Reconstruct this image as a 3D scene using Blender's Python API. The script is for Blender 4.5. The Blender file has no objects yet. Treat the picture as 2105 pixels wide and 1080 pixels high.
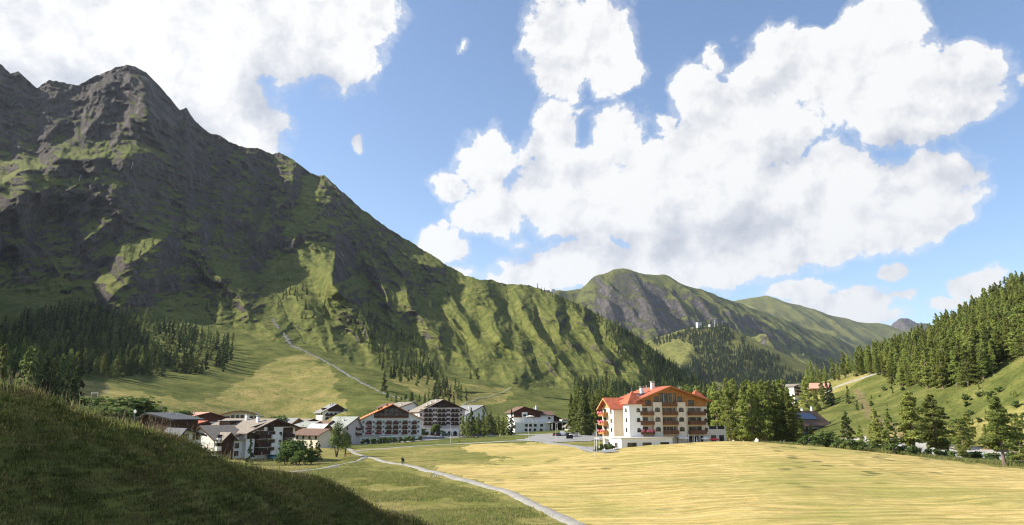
import bpy, bmesh, math, random
import numpy as np
from mathutils import Vector, Matrix
rad = math.radians
SC = bpy.context.scene
COL = SC.collection

# ------------------------------------------------------------------ camera
CZ = 20.0                       # eye height above the datum; the valley floor lies near z = 6
PITCH = rad(12.46)
FPX = 1403.0                    # focal length in photo pixels (24 mm on 36 mm)
cam_data = bpy.data.cameras.new('camera')
cam_data.sensor_width = 36.0
cam_data.lens = 24.0
cam_data.clip_start = 0.5
cam_data.clip_end = 60000.0
cam = bpy.data.objects.new('camera', cam_data)
cam.location = (0, 0, CZ)
cam.rotation_euler = (rad(90) + PITCH, 0, 0)
COL.objects.link(cam)
SC.camera = cam

# ------------------------------------------------------------------ light
SUN_AZ = rad(-87.0)             # from +Y (view direction) towards -X (left)
SUN_EL = rad(34.0)
sun_dir = Vector((math.sin(SUN_AZ) * math.cos(SUN_EL), math.cos(SUN_AZ) * math.cos(SUN_EL), math.sin(SUN_EL)))
sun_data = bpy.data.lights.new('sun', 'SUN')
sun_data.energy = 5.0
sun_data.angle = rad(0.53)
sun_data.color = (1.0, 0.93, 0.80)
sun = bpy.data.objects.new('sun', sun_data)
sun.rotation_euler = sun_dir.to_track_quat('Z', 'Y').to_euler()
sun.location = (-200, 50, 300)
COL.objects.link(sun)

SC.view_settings.view_transform = 'Standard'
SC.view_settings.look = 'None'
SC.view_settings.gamma = 1.0
SC.view_settings.use_curve_mapping = False
SC.view_settings.exposure = 1.05
SKY_STRENGTH = 0.100
CLOUD_GAIN = 1.0


def pix_dir(px, py):
    """direction through a pixel of the photograph"""
    a = (px - 1052.5) / FPX
    b = -(py - 540.0) / FPX
    cp, sp = math.cos(PITCH), math.sin(PITCH)
    return Vector((a, cp - b * sp, sp + b * cp))


def P(px, py, d):
    """world point seen at a pixel at forward distance d (metres along +Y)"""
    v = pix_dir(px, py)
    v = v * (d / v.y)
    return (v.x, v.y, v.z + CZ)


def project(x, y, z):
    z = z - CZ
    cp, sp = math.cos(PITCH), math.sin(PITCH)
    f = y * cp + z * sp
    u = -y * sp + z * cp
    f = np.where(f > 0.1, f, 0.1)
    return 1052.5 + FPX * x / f, 540.0 - FPX * u / f


# ------------------------------------------------------------------ node helpers
class NT:
    def __init__(self, tree):
        self.t = tree
        self.n = tree.nodes
        self.l = tree.links

    def node(self, kind, **kw):
        nd = self.n.new(kind)
        for k, v in kw.items():
            if k.startswith('i_'):
                self.set(nd.inputs[int(k[2:])], v)
            else:
                setattr(nd, k, v)
        return nd

    def set(self, sock, v):
        if isinstance(v, bpy.types.NodeSocket):
            self.l.new(v, sock)
        else:
            sock.default_value = v

    def math(self, op, a, b=0.0, c=0.0, clamp=False):
        nd = self.n.new('ShaderNodeMath')
        nd.operation = op
        nd.use_clamp = clamp
        self.set(nd.inputs[0], a)
        self.set(nd.inputs[1], b)
        self.set(nd.inputs[2], c)
        return nd.outputs[0]

    def vmath(self, op, a, b=(0, 0, 0), out=0):
        nd = self.n.new('ShaderNodeVectorMath')
        nd.operation = op
        self.set(nd.inputs[0], a)
        if op == 'SCALE':
            self.set(nd.inputs[3], b)
        else:
            self.set(nd.inputs[1], b)
        return nd.outputs[out]

    def mix(self, fac, a, b, blend='MIX'):
        nd = self.n.new('ShaderNodeMix')
        nd.data_type = 'RGBA'
        nd.blend_type = blend
        self.set(nd.inputs[0], fac)
        self.set(nd.inputs[6], a)
        self.set(nd.inputs[7], b)
        return nd.outputs[2]

    def noise(self, vec, scale, detail=4, rough=0.55, dist=0.0, out=0):
        nd = self.n.new('ShaderNodeTexNoise')
        self.set(nd.inputs['Vector'], vec)
        nd.inputs['Scale'].default_value = scale
        nd.inputs['Detail'].default_value = detail
        nd.inputs['Roughness'].default_value = rough
        nd.inputs['Distortion'].default_value = dist
        return nd.outputs[out]

    def ramp(self, fac, stops, interp='LINEAR'):
        nd = self.n.new('ShaderNodeValToRGB')
        nd.color_ramp.interpolation = interp
        cr = nd.color_ramp
        while len(cr.elements) < len(stops):
            cr.elements.new(0.5)
        for e, (p, c) in zip(cr.elements, stops):
            e.position = p
            e.color = c if len(c) == 4 else (*c, 1)
        self.set(nd.inputs[0], fac)
        return nd.outputs[0]

    def mapr(self, v, a, b, c=0.0, d=1.0, smooth=False):
        nd = self.n.new('ShaderNodeMapRange')
        nd.clamp = True
        if smooth:
            nd.interpolation_type = 'SMOOTHSTEP'
        self.set(nd.inputs[0], v)
        for i, q in enumerate((a, b, c, d)):
            self.set(nd.inputs[i + 1], q)
        return nd.outputs[0]

    def attr(self, name):
        nd = self.n.new('ShaderNodeAttribute')
        nd.attribute_name = name
        return nd


# ------------------------------------------------------------------ sky and clouds (world)
world = bpy.data.worlds.new('World')
SC.world = world
world.use_nodes = True
wt = NT(world.node_tree)
wt.n.clear()
w_out = wt.node('ShaderNodeOutputWorld')
bg_sky = wt.node('ShaderNodeBackground')
bg_cloud = wt.node('ShaderNodeBackground')
w_mix = wt.node('ShaderNodeMixShader')
sky = wt.node('ShaderNodeTexSky')
sky.sky_type = 'NISHITA'
sky.sun_disc = False
sky.sun_elevation = SUN_EL
sky.sun_rotation = SUN_AZ
sky.altitude = 1800
sky.air_density = 1.15
sky.dust_density = 0.6
sky.ozone_density = 2.6
wt.set(bg_sky.inputs[0], sky.outputs[0])
bg_sky.inputs[1].default_value = SKY_STRENGTH
tc = wt.node('ShaderNodeTexCoord')
dirv = wt.vmath('NORMALIZE', tc.outputs['Generated'])

# cloud masses: (photo x, photo y, half width, half height, tilt in degrees, weight)
CLOUDS = [
    # broken sheet over the left peaks
    (80, 60, 260, 130, 0, 1.0), (330, 60, 260, 120, 0, 1.0), (560, 20, 240, 90, 5, 1.0), (740, 25, 120, 50, 10, .8),
    (700, 95, 120, 60, 0, .9), (430, 190, 140, 90, -25, 1.0), (520, 270, 90, 60, -40, .9), (250, 120, 220, 90, 0, 1.0),
    (150, -70, 300, 90, 0, 1.0), (560, -90, 280, 85, 0, 1.0),  # added above the frame so the sheet below them turns grey
    # heart-shaped cloud
    (1150, 85, 82, 75, 0, 1.0), (1245, 80, 85, 78, 0, 1.0), (1155, 170, 55, 35, 0, .8), (1285, 140, 55, 32, 0, .8),
    # upper right mass
    (1840, 40, 75, 45, 35, .9), (1760, 95, 90, 50, 35, 1.0), (1640, 140, 120, 70, 15, 1.0), (1780, 180, 170, 80, 0, 1.0),
    (1950, 190, 130, 75, -8, 1.0), (1880, 240, 160, 55, 0, .9), (1440, 195, 80, 55, 0, .9), (1540, 210, 120, 65, 0, 1.0),
    (1655, 72, 40, 28, 30, .7), (1480, 125, 35, 18, 20, .6),
    # great central mass
    (990, 345, 75, 60, 0, 1.0), (915, 390, 60, 35, 0, .8), (1010, 430, 120, 60, 0, 1.0), (1140, 300, 70, 75, 0, .95),
    (1270, 290, 75, 70, 0, .95), (1170, 400, 190, 100, 0, 1.1), (1370, 400, 190, 110, 0, 1.1), (1480, 330, 160, 100, 25, 1.1),
    (1600, 270, 110, 70, 40, 1.0), (1570, 430, 230, 110, 0, 1.1), (1700, 360, 110, 75, 0, .95), (1780, 430, 190, 95, 0, 1.1),
    (1910, 370, 110, 70, 20, 1.0), (1900, 440, 120, 60, 10, .9), (1450, 530, 260, 70, 0, 1.1), (1200, 540, 200, 55, 0, 1.0),
    (1640, 510, 190, 55, 8, 1.0), (1330, 590, 140, 40, 0, .8), (1110, 580, 120, 40, 0, .9),
    # small ones
    (915, 500, 65, 38, 0, .9), (735, 297, 17, 16, 0, .8), (1365, 264, 28, 18, 0, .8), (1826, 565, 36, 24, 0, .9),
    (1645, 597, 80, 28, 0, .85), (1730, 618, 130, 30, 0, .9), (1850, 608, 60, 14, 0, .6), (2010, 585, 75, 30, 15, .9),
    (1950, 625, 60, 18, 0, .7), (2095, 160, 30, 16, 0, .6), (1190, 232, 50, 10, 0, .35), (955, 103, 18, 8, 0, .35),
    (910, 458, 20, 9, 0, .5), (1720, 650, 160, 25, 0, .7), (900, 560, 90, 30, 0, .6),
]
# the same kind of clouds carries on round the rest of the sky
rc = random.Random(5)
clouds3 = []
for (cx, cy, rx, ry, tilt, wgt) in CLOUDS:
    d0 = pix_dir(cx, cy)
    sc = 1.0 / d0.length
    s2 = sc / d0.length
    clouds3.append((d0.normalized(), rx / FPX * sc, ry / FPX * sc, rad(tilt), wgt))
for i in range(16):
    az = rad(60 + i * 15.5 + rc.uniform(-6, 6))
    el = rad(rc.uniform(8, 50))
    clouds3.append((Vector((math.sin(az) * math.cos(el), math.cos(az) * math.cos(el), math.sin(el))),
                    rc.uniform(.12, .26), rc.uniform(.05, .10), rad(rc.uniform(-15, 15)), 1.0))

# warp the direction so the blobs get billowing edges
def cloud_field(vec, full=True):
    if full:
        w1 = wt.noise(vec, 9.0, 5, 0.6, out=1)
        off = wt.vmath('SCALE', wt.vmath('SUBTRACT', w1, (0.5, 0.5, 0.5)), 0.06)
        v = wt.vmath('ADD', vec, off)
    else:
        v = vec
    acc = None
    for (c, rx, ry, tilt, wgt) in clouds3:
        if not full and (rx < .078 or c.y < .3):
            continue
        right = Vector((0, 0, 1)).cross(c) * -1.0
        right.normalize()
        up = c.cross(right) * -1.0
        up.normalize()
        a = right * math.cos(tilt) + up * math.sin(tilt)
        b = up * math.cos(tilt) - right * math.sin(tilt)
        m = wt.node('ShaderNodeMapping')
        m.vector_type = 'TEXTURE'
        wt.set(m.inputs[0], v)
        m.inputs[1].default_value = c
        M = Matrix((a, b, c)).transposed()
        m.inputs[2].default_value = M.to_euler()
        m.inputs[3].default_value = (rx, ry, 0.5)
        ln = wt.vmath('LENGTH', m.outputs[0], out=1)
        f = wt.math('MULTIPLY_ADD', ln, -wgt, wgt)
        if acc is None:
            acc = f
        else:
            nd = wt.n.new('ShaderNodeMath')
            nd.operation = 'SMOOTH_MAX'
            wt.set(nd.inputs[0], acc)
            wt.set(nd.inputs[1], f)
            nd.inputs[2].default_value = 0.10
            acc = nd.outputs[0]
    return acc, v

base, vw = cloud_field(dirv)
fine = wt.noise(dirv, 22.0, 8, 0.62, 0.3)
mid = wt.noise(dirv, 7.0, 5, 0.55, 0.2)
dens = wt.math('ADD', base, wt.math('MULTIPLY', wt.math('SUBTRACT', fine, 0.5), 1.1))
dens = wt.math('ADD', dens, wt.math('MULTIPLY', wt.math('SUBTRACT', mid, 0.5), 0.45))
alpha = wt.mapr(dens, 0.17, 0.30, smooth=True)
wisp = wt.mapr(dens, 0.02, 0.22, 0.0, 0.3, smooth=True)
alpha = wt.math('MAXIMUM', alpha, wisp)
# light: undersides (more cloud above them) are blue-grey, sunward billows are white
offv = wt.vmath('ADD', dirv, (-0.022, 0.0, 0.022))
fine2 = wt.noise(offv, 22.0, 8, 0.62, 0.3)
mid2 = wt.noise(offv, 7.0, 5, 0.55, 0.2)
relief = wt.math('ADD', wt.math('SUBTRACT', fine, fine2), wt.math('MULTIPLY', wt.math('SUBTRACT', mid, mid2), 1.2))
above, _ = cloud_field(wt.vmath('ADD', dirv, (-0.035, 0.0, 0.075)), False)
under = wt.mapr(wt.math('ADD', wt.math('SUBTRACT', above, wt.math('MULTIPLY', base, .55)), wt.math('MULTIPLY', wt.math('SUBTRACT', mid, .5), .5)), 0.02, 0.60, smooth=True)
zsep = wt.node('ShaderNodeSeparateXYZ')
wt.set(zsep.inputs[0], dirv)
under = wt.math('MULTIPLY', under, wt.mapr(zsep.outputs[2], .20, .25, .15, 1.0))
shade = wt.math('SUBTRACT', wt.math('ADD', 1.0, wt.math('MULTIPLY', relief, 0.9)), wt.math('MULTIPLY', under, 0.34))
shade = wt.math('SUBTRACT', shade, wt.math('MULTIPLY', wt.mapr(dens, .3, 1.2), .06))
ccol = wt.ramp(shade, [(0.45, (0.62, 0.66, 0.75)), (0.70, (0.82, 0.84, 0.90)), (0.88, (1.03, 1.03, 1.045)), (1.0, (1.16, 1.155, 1.14))])
wt.set(bg_cloud.inputs[0], ccol)
bg_cloud.inputs[1].default_value = 0.412 * CLOUD_GAIN
wt.set(w_mix.inputs[0], alpha)
wt.l.new(bg_sky.outputs[0], w_mix.inputs[1])
wt.l.new(bg_cloud.outputs[0], w_mix.inputs[2])
wt.l.new(w_mix.outputs[0], w_out.inputs[0])
try:
    world.cycles.sampling_method = 'MANUAL'
    world.cycles.sample_map_resolution = 512
except Exception:
    pass
SC.cycles.volume_bounces = 0
SC.cycles.max_bounces = 5
SC.cycles.diffuse_bounces = 3
SC.cycles.transparent_max_bounces = 8
SC.cycles.use_denoising = True
SC.cycles.denoising_prefilter = 'ACCURATE'
SC.cycles.denoising_input_passes = 'RGB_ALBEDO_NORMAL'
SC.cycles.pixel_filter_type = 'BLACKMAN_HARRIS'
SC.cycles.filter_width = 1.15
SC.cycles.sample_clamp_indirect = 4.0

# ------------------------------------------------------------------ noise (numpy)
_prng = np.random.RandomState(11)
_PERM = np.concatenate([_prng.permutation(512)] * 3).astype(np.int32)
_ANG = _prng.uniform(0, 2 * np.pi, 512)
_GX = np.cos(_ANG).astype(np.float32)
_GY = np.sin(_ANG).astype(np.float32)


def pnoise(x, y):
    xi = np.floor(x).astype(np.int64)
    yi = np.floor(y).astype(np.int64)
    xf = (x - xi).astype(np.float32)
    yf = (y - yi).astype(np.float32)
    xi &= 511
    yi &= 511
    u = xf * xf * xf * (xf * (xf * 6 - 15) + 10)
    v = yf * yf * yf * (yf * (yf * 6 - 15) + 10)

    def g(ix, iy, fx, fy):
        h = _PERM[_PERM[ix] + iy]
        return _GX[h] * fx + _GY[h] * fy
    n00 = g(xi, yi, xf, yf)
    n10 = g(xi + 1, yi, xf - 1, yf)
    n01 = g(xi, yi + 1, xf, yf - 1)
    n11 = g(xi + 1, yi + 1, xf - 1, yf - 1)
    return (n00 * (1 - u) + n10 * u) * (1 - v) + (n01 * (1 - u) + n11 * u) * v * 1.0


def fbm(x, y, octv=5, gain=0.5, lac=2.03):
    a, s = 1.0, 0.0
    for i in range(octv):
        s = s + a * pnoise(x + i * 37.1, y + i * 17.7)
        x, y, a = x * lac, y * lac, a * gain
    return s


def ridged(x, y, octv=5, gain=0.5, lac=2.1):
    a, s, w = 1.0, 0.0, 1.0
    for i in range(octv):
        n = 1.0 - np.abs(pnoise(x + i * 31.3, y + i * 57.9)) * 2.0
        n = n * n
        s = s + a * n * w
        w = np.clip(n * 1.6, 0, 1)
        x, y, a = x * lac, y * lac, a * gain
    return s


# ------------------------------------------------------------------ valley ground: smooth surface through surveyed points
GP = [P(*q) for q in [
    (1190, 1080, 85), (860, 1080, 84), (1000, 1010, 118), (850, 962, 164), (1100, 1040, 102), (740, 935, 256), (700, 931, 262),
    (590, 950, 205), (740, 913, 380), (868, 902, 388), (950, 894, 430), (720, 905, 400), (640, 885, 455), (560, 880, 400),
    (440, 890, 330), (300, 885, 260), (890, 917, 300), (950, 910, 330), (1100, 905, 312), (1160, 897, 325), (1226, 929, 205),
    (1258, 926, 202), (1383, 919, 218), (1495, 916, 240), (1060, 887, 440), (1200, 885, 400), (1300, 920, 190), (1450, 909, 192),
    (1600, 912, 190), (1700, 920, 184), (1900, 941, 168), (2105, 966, 150), (1750, 914, 262), (2000, 948, 205), (2105, 957, 196),
    (2105, 1080, 76), (1600, 1080, 78), (1600, 1000, 112), (1400, 960, 142), (1250, 940, 168), (2000, 1010, 106), (1000, 930, 240),
    (1150, 915, 262), (1900, 925, 232), (1500, 920, 290), (1600, 905, 330),
    # right-hand bank and wooded hill
    (1850, 885, 262), (1700, 880, 300), (2105, 905, 224), (2000, 850, 262), (2105, 805, 246), (2105, 740, 275), (1900, 795, 320),
    (1850, 810, 335), (1770, 765, 430), (1620, 818, 450), (1610, 806, 470), (1700, 785, 470), (1750, 768, 500), (1780, 835, 345),
    (1700, 850, 345), (1640, 850, 400), (1850, 745, 440), (2000, 700, 385), (2105, 640, 360), (2105, 600, 440), (2000, 660, 480),
    (1900, 712, 540), (1800, 752, 600), (1720, 780, 660), (1650, 812, 700), (2300, 520, 460), (2300, 900, 190), (2400, 1100, 60),
    (1900, 745, 720), (2000, 700, 720), (1700, 810, 900), (2105, 650, 700),
    # aprons under the left mountain
    (200, 792, 420), (400, 832, 400), (300, 815, 405), (500, 765, 600), (600, 725, 680), (700, 775, 600), (800, 826, 510),
    (700, 850, 450), (900, 802, 620), (1000, 832, 620), (1050, 792, 800), (1200, 836, 650), (1350, 826, 780), (1450, 812, 950),
    (0, 700, 600), (100, 645, 650), (150, 762, 480), (100, 812, 290), (20, 800, 250), (200, 835, 270), (300, 850, 310), (-150, 760, 350), (480, 850, 440),
    (-150, 800, 250),
]]
GP += [(600, 2200, CZ + 40), (100, 2200, CZ + 60), (1000, 1200, CZ + 120), (-600, 1200, CZ + 200), (-1000, 600, CZ + 220), (600, 1300, CZ + 20),
       (300, 1000, CZ + 30), (420, 760, CZ + 12), (200, 750, CZ - 4), (120, 560, CZ - 8), (900, 1800, CZ + 60)]
# foreground ridge on the left: its crest, seen as the grassy edge that runs down across the picture
GP += [(0, 20, CZ - 14), (40, 0, CZ - 14), (-20, 90, CZ - 13.5), (-60, 90, CZ - 12), (-60, 40, CZ - 9), (-110, 120, CZ - 9), (-110, 40, CZ - 4),
       (60, 40, CZ - 13.5), (-40, -20, CZ - 9), (10, -40, CZ - 14), (120, 20, CZ - 13)]
FCREST = [(-60, -70, CZ + 19), (-38, -15, CZ + 12), (-34, 5, CZ + 9), (-28, 18, CZ + 4.6), (-22.5, 29, CZ + .95), (-18.7, 34.7, CZ - 1.05), (-14.1, 43.6, CZ - 3.7),
          (-10.1, 46.8, CZ - 6.0), (-6.8, 49, CZ - 8.1), (-1, 54, CZ - 11.5), (6, 60, CZ - 16)]
FSEG = [(a, b, .42, .84) for a, b in zip(FCREST[:-1], FCREST[1:])]


class MQ:
    def __init__(self, pts, c):
        self.p = np.array(pts, dtype=np.float64)
        self.c = c
        n = len(pts)
        X = self.p[:, :2]
        D = np.sqrt(((X[:, None] - X[None]) ** 2).sum(-1) + c * c)
        A = np.zeros((n + 3, n + 3))
        A[:n, :n] = D
        A[:n, n] = 1
        A[:n, n + 1:] = X
        A[n, :n] = 1
        A[n + 1:, :n] = X.T
        b = np.zeros(n + 3)
        b[:n] = self.p[:, 2]
        self.w = np.linalg.solve(A + np.diag([1e-6] * (n + 3)), b)

    def __call__(self, x, y):
        s = self.w[-3] + self.w[-2] * x + self.w[-1] * y
        for (px, py, _), w in zip(self.p, self.w):
            s = s + w * np.sqrt((x - px) ** 2 + (y - py) ** 2 + self.c ** 2)
        return s


_mqA = MQ(GP, 14.0)


def ground_z(x, y):
    out = _mqA(x, y)
    rr = np.sqrt(x * x + y * y)
    out = out + 0.35 * fbm(x / 17, y / 17, 4) * np.clip(rr / 60, .3, 1)
    out = out + np.clip((rr - 350) / 400, 0, 1) * 5 * fbm(x / 90, y / 90, 4)
    m = (rr < 130)
    if np.any(m):
        xm, ym, om = x[m], y[m], out[m]
        f = crest_field(FSEG, xm, ym, 4.6)
        f = f + .42 * fbm(xm / 5.2, ym / 5.2, 4) + .6 * fbm(xm / 16, ym / 16, 2)
        d = f - om
        k = 3.0
        out[m] = np.maximum(f, om) + np.where(np.abs(d) < k, (k - np.abs(d)) ** 2 / (4 * k), 0)
    return out


# ------------------------------------------------------------------ mountains as networks of crests
# each crest: list of (photo x, photo y, distance); kl / kr = fall of the flank on its left / right
SKYLINE = [(-500, 60, 1100), (-330, 70, 1151), (-120, 100, 1214), (0, 130, 1250), (22, 152, 1258), (38, 146, 1264), (75, 182, 1277), (100, 165, 1287), (125, 168, 1296), (160, 176, 1309),
           (200, 155, 1324), (240, 138, 1339), (268, 134, 1350), (300, 148, 1375), (330, 180, 1399), (370, 226, 1431),
           (383, 222, 1442), (400, 248, 1455), (430, 273, 1480), (455, 280, 1495), (470, 291, 1504), (500, 303, 1523), (530, 305, 1541), (560, 317, 1560), (575, 314, 1561), (600, 327, 1563), (640, 357, 1567),
           (652, 361, 1568), (668, 361, 1569), (700, 391, 1558), (722, 410, 1552), (740, 427, 1546), (760, 441, 1540), (800, 471, 1523), (835, 492, 1508), (880, 520, 1490),
           (920, 546, 1471), (955, 566, 1455), (985, 575, 1441), (1010, 576, 1430), (1040, 584, 1413), (1085, 586, 1389), (1140, 603, 1360), (1200, 631, 1320),
           (1260, 663, 1272), (1300, 686, 1240), (1350, 725, 1190), (1400, 759, 1140), (1440, 782, 1108), (1475, 812, 1080)]
FOOT = [(-500, 690), (0, 705), (150, 715), (300, 715), (450, 715), (560, 728), (650, 745), (750, 790), (850, 806), (1000, 806), (1100, 815), (1200, 824), (1300, 828), (1400, 826), (1475, 822)]
# spurs: crest given as (photo x, photo y, metres it stands out), then the width of its two flanks
SPURS = [
    (90, 150, [(-470, 170, 200), (-400, 200, 340), (-350, 280, 400), (-320, 380, 420), (-300, 480, 400), (-280, 560, 300)]),  # out of view, added to throw shadow over the left wood and meadow
    (70, 130, [(-100, 430, 150), (-180, 420, 300), (-260, 450, 360), (-230, 560, 300), (-200, 650, 180)]),  # unseen shoulder past the left edge, put in for the shade it casts
    (60, 90, [(268, 136, 0), (300, 180, 40), (303, 235, 70), (300, 262, 50)]),
    (35, 60, [(200, 157, 0), (225, 195, 30), (205, 240, 45), (170, 280, 40)]),
    (30, 50, [(75, 183, 0), (95, 220, 30), (90, 270, 35)]),
    (30, 250, [(300, 352, 30), (270, 336, 80), (235, 322, 115), (200, 319, 130), (150, 325, 140), (80, 342, 150), (0, 385, 155), (-100, 430, 150), (-300, 500, 120)]),
    (18, 60, [(205, 378, 20), (160, 384, 55), (120, 388, 60), (40, 415, 55), (-40, 455, 40)]),
    (60, 95, [(190, 400, 30), (215, 453, 70), (185, 490, 75), (150, 530, 65), (135, 570, 30)]),
    (65, 130, [(300, 480, 40), (320, 505, 80), (270, 545, 85), (235, 580, 70), (215, 625, 30)]),
    (50, 110, [(303, 235, 70), (345, 330, 60), (385, 430, 60), (425, 530, 65), (470, 590, 60), (520, 650, 50), (570, 700, 20)]),
    (30, 50, [(400, 540, 40), (440, 580, 55), (450, 630, 45)]),
    (35, 45, [(430, 274, 0), (445, 350, 35), (455, 430, 40), (470, 500, 45), (500, 560, 30)]),
    (30, 40, [(500, 305, 0), (515, 380, 35), (520, 450, 40), (530, 520, 35)]),
    (28, 40, [(370, 228, 0), (385, 300, 30), (400, 370, 35)]),
    (30, 40, [(600, 328, 0), (610, 380, 30), (590, 420, 50), (565, 455, 55), (540, 500, 40)]),
    (48, 60, [(666, 363, 0), (655, 395, 45), (642, 440, 75), (622, 472, 85), (605, 485, 70)]),
    (60, 60, [(600, 492, 15), (640, 478, 35), (690, 480, 42), (760, 500, 38), (800, 530, 20)]),
    (140, 60, [(690, 480, 60), (680, 520, 110), (686, 590, 130), (740, 650, 75), (800, 710, 45), (860, 770, 12)]),
    (30, 55, [(760, 500, 38), (775, 560, 60), (800, 620, 60), (830, 680, 45), (880, 740, 18)]),
    (28, 34, [(700, 393, 0), (728, 435, 30), (760, 480, 40)]),
    (45, 60, [(760, 443, 0), (795, 505, 45), (828, 560, 62), (838, 625, 66), (885, 680, 60), (935, 730, 40), (985, 775, 10)]),
    (40, 95, [(835, 494, 0), (885, 550, 45), (915, 600, 58), (950, 655, 58), (985, 705, 40), (1010, 735, 15)]),
    (120, 42, [(945, 563, 0), (1000, 600, 60), (1010, 640, 82), (1035, 690, 80), (1070, 735, 60), (1110, 785, 20)]),
    (26, 36, [(880, 522, 0), (930, 570, 30), (965, 610, 35)]),
    (60, 40, [(1050, 586, 0), (1078, 640, 50), (1102, 690, 60), (1142, 735, 50), (1180, 775, 18)]),
    (50, 34, [(1110, 596, 0), (1132, 640, 50), (1162, 690, 56), (1192, 732, 45), (1230, 778, 12)]),
    (55, 34, [(1160, 613, 0), (1190, 655, 45), (1217, 700, 55), (1247, 745, 40), (1280, 790, 10)]),
    (45, 60, [(1220, 642, 0), (1245, 680, 45), (1277, 722, 50), (1312, 765, 30), (1345, 797, 5)]),
    (40, 50, [(1290, 681, 0), (1320, 720, 35), (1357, 760, 28), (1390, 790, 5)]),
    (30, 30, [(1080, 765, 8), (1062, 785, 22), (1075, 805, 16), (1100, 818, 3)]),
]
MID = [   # wooded hill with pastures
    ('sky', .55, .6, [(1290, 770, 2900), (1330, 715, 2850), (1355, 692, 2800), (1420, 673, 2750), (1480, 667, 2700), (1530, 703, 2650), (1570, 728, 2600), (1610, 752, 2500), (1650, 778, 2420), (1700, 810, 2300)]),
    ('a', .5, .8, [(1420, 673, 2750), (1430, 700, 2600), (1400, 750, 2350), (1380, 800, 2100)]),
    ('b', .6, .6, [(1480, 667, 2700), (1500, 720, 2500), (1530, 780, 2250), (1560, 830, 2000)]),
    ('c', .6, .6, [(1570, 728, 2600), (1590, 780, 2400), (1620, 830, 2150)]),
]
FAR = [   # big grey-green peak
    ('sky', .75, .8, [(900, 640, 4000), (1020, 618, 4100), (1080, 602, 4100), (1150, 598, 4200), (1200, 591, 4250), (1240, 562, 4300), (1262, 554, 4320), (1280, 553, 4330), (1310, 560, 4350), (1370, 566, 4400), (1400, 582, 4430),
                      (1460, 602, 4500), (1550, 636, 4700), (1650, 672, 4900), (1740, 702, 5100), (1790, 735, 5200), (1850, 790, 5300)]),
    ('a', .8, .9, [(1275, 553, 4330), (1262, 590, 4150), (1245, 630, 3950), (1270, 680, 3650), (1300, 720, 3400)]),
    ('b', .8, .9, [(1300, 558, 4350), (1310, 610, 4050), (1330, 660, 3800), (1345, 700, 3500)]),
    ('c', .8, .9, [(1385, 575, 4410), (1360, 620, 4150), (1385, 665, 3850), (1400, 700, 3600)]),
    ('d', .7, .8, [(1400, 582, 4430), (1440, 640, 4100), (1480, 680, 3850), (1560, 690, 3800), (1620, 715, 3700), (1690, 750, 3600), (1720, 775, 3500)]),
    ('e', .7, .8, [(1550, 636, 4700), (1620, 690, 4450), (1680, 730, 4250), (1740, 760, 4100)]),
    ('f', .7, .9, [(1150, 598, 4200), (1130, 640, 3900), (1120, 690, 3600)]),
    ('g', .7, .9, [(1200, 591, 4250), (1200, 640, 3900), (1215, 690, 3600)]),
]
PALE = [
    ('sky', .6, .65, [(1380, 700, 7000), (1470, 655, 7000), (1510, 619, 7000), (1540, 612, 7050), (1572, 607, 7100), (1600, 617, 7150), (1640, 626, 7200), (1700, 646, 7300),
                      (1760, 661, 7400), (1830, 668, 7500), (1900, 672, 7500), (2000, 690, 7500)]),
    ('a', .6, .8, [(1572, 607, 7100), (1600, 660, 6500), (1640, 700, 6100)]),
    ('b', .6, .8, [(1700, 646, 7300), (1740, 690, 6600), (1780, 730, 6000)]),
    ('c', .6, .8, [(1830, 668, 7500), (1820, 710, 6800), (1850, 745, 6200)]),
]
BLUE = [
    ('sky', .7, .7, [(1700, 680, 13000), (1745, 656, 13000), (1775, 644, 13000), (1795, 655, 13000), (1806, 650, 13000), (1832, 642, 13000), (1852, 651, 13000), (1880, 656, 13000), (1960, 680, 13000)]),
    ('a', .7, .7, [(1840, 668, 9500), (1860, 655, 9500), (1900, 654, 9500), (1945, 655, 9500), (2050, 670, 9500)]),
]
SNOW = [
    ('sky', .8, .8, [(1830, 680, 16000), (1868, 652, 16000), (1885, 644, 16000), (1912, 634, 16000), (1930, 640, 16000), (1960, 652, 16000), (2060, 670, 16000)]),
]


def prep(net):
    segs = []
    for name, kl, kr, pts in net:
        w = [P(*q) for q in pts]
        for a, b in zip(w[:-1], w[1:]):
            segs.append((a, b, kl, kr))
    return segs


def crest_field(segs, x, y, rnd=8.0, dist=False):
    best = np.full(x.shape, -1e4, dtype=np.float64)
    dd = np.full(x.shape, 1e4, dtype=np.float64)
    for a, b, kl, kr in segs:
        ax, ay, az = a
        dx, dy, dz = b[0] - ax, b[1] - ay, b[2] - az
        L2 = dx * dx + dy * dy
        t = np.clip(((x - ax) * dx + (y - ay) * dy) / L2, 0, 1)
        ex = x - ax - t * dx
        ey = y - ay - t * dy
        d = np.sqrt(ex * ex + ey * ey)
        side = np.where(ex < 0, kl, kr)
        # blend the side slopes near the crest
        s = np.clip(ex / (d + 1e-3), -1, 1)
        k = kl + (kr - kl) * (s * .5 + .5)
        h = az + t * dz - k * (np.sqrt(d * d + rnd * rnd) - rnd)
        np.maximum(best, h, out=best)
        if dist:
            np.minimum(dd, d, out=dd)
    return (best, dd) if dist else best


def height(x, y):
    x = np.asarray(x, dtype=np.float64)
    y = np.asarray(y, dtype=np.float64)
    g = ground_z(x, y)
    return g, g


def interp_cols(px, tab, col):
    t = np.array(tab, dtype=float)
    return np.interp(px, t[:, 0], t[:, col])


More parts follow.
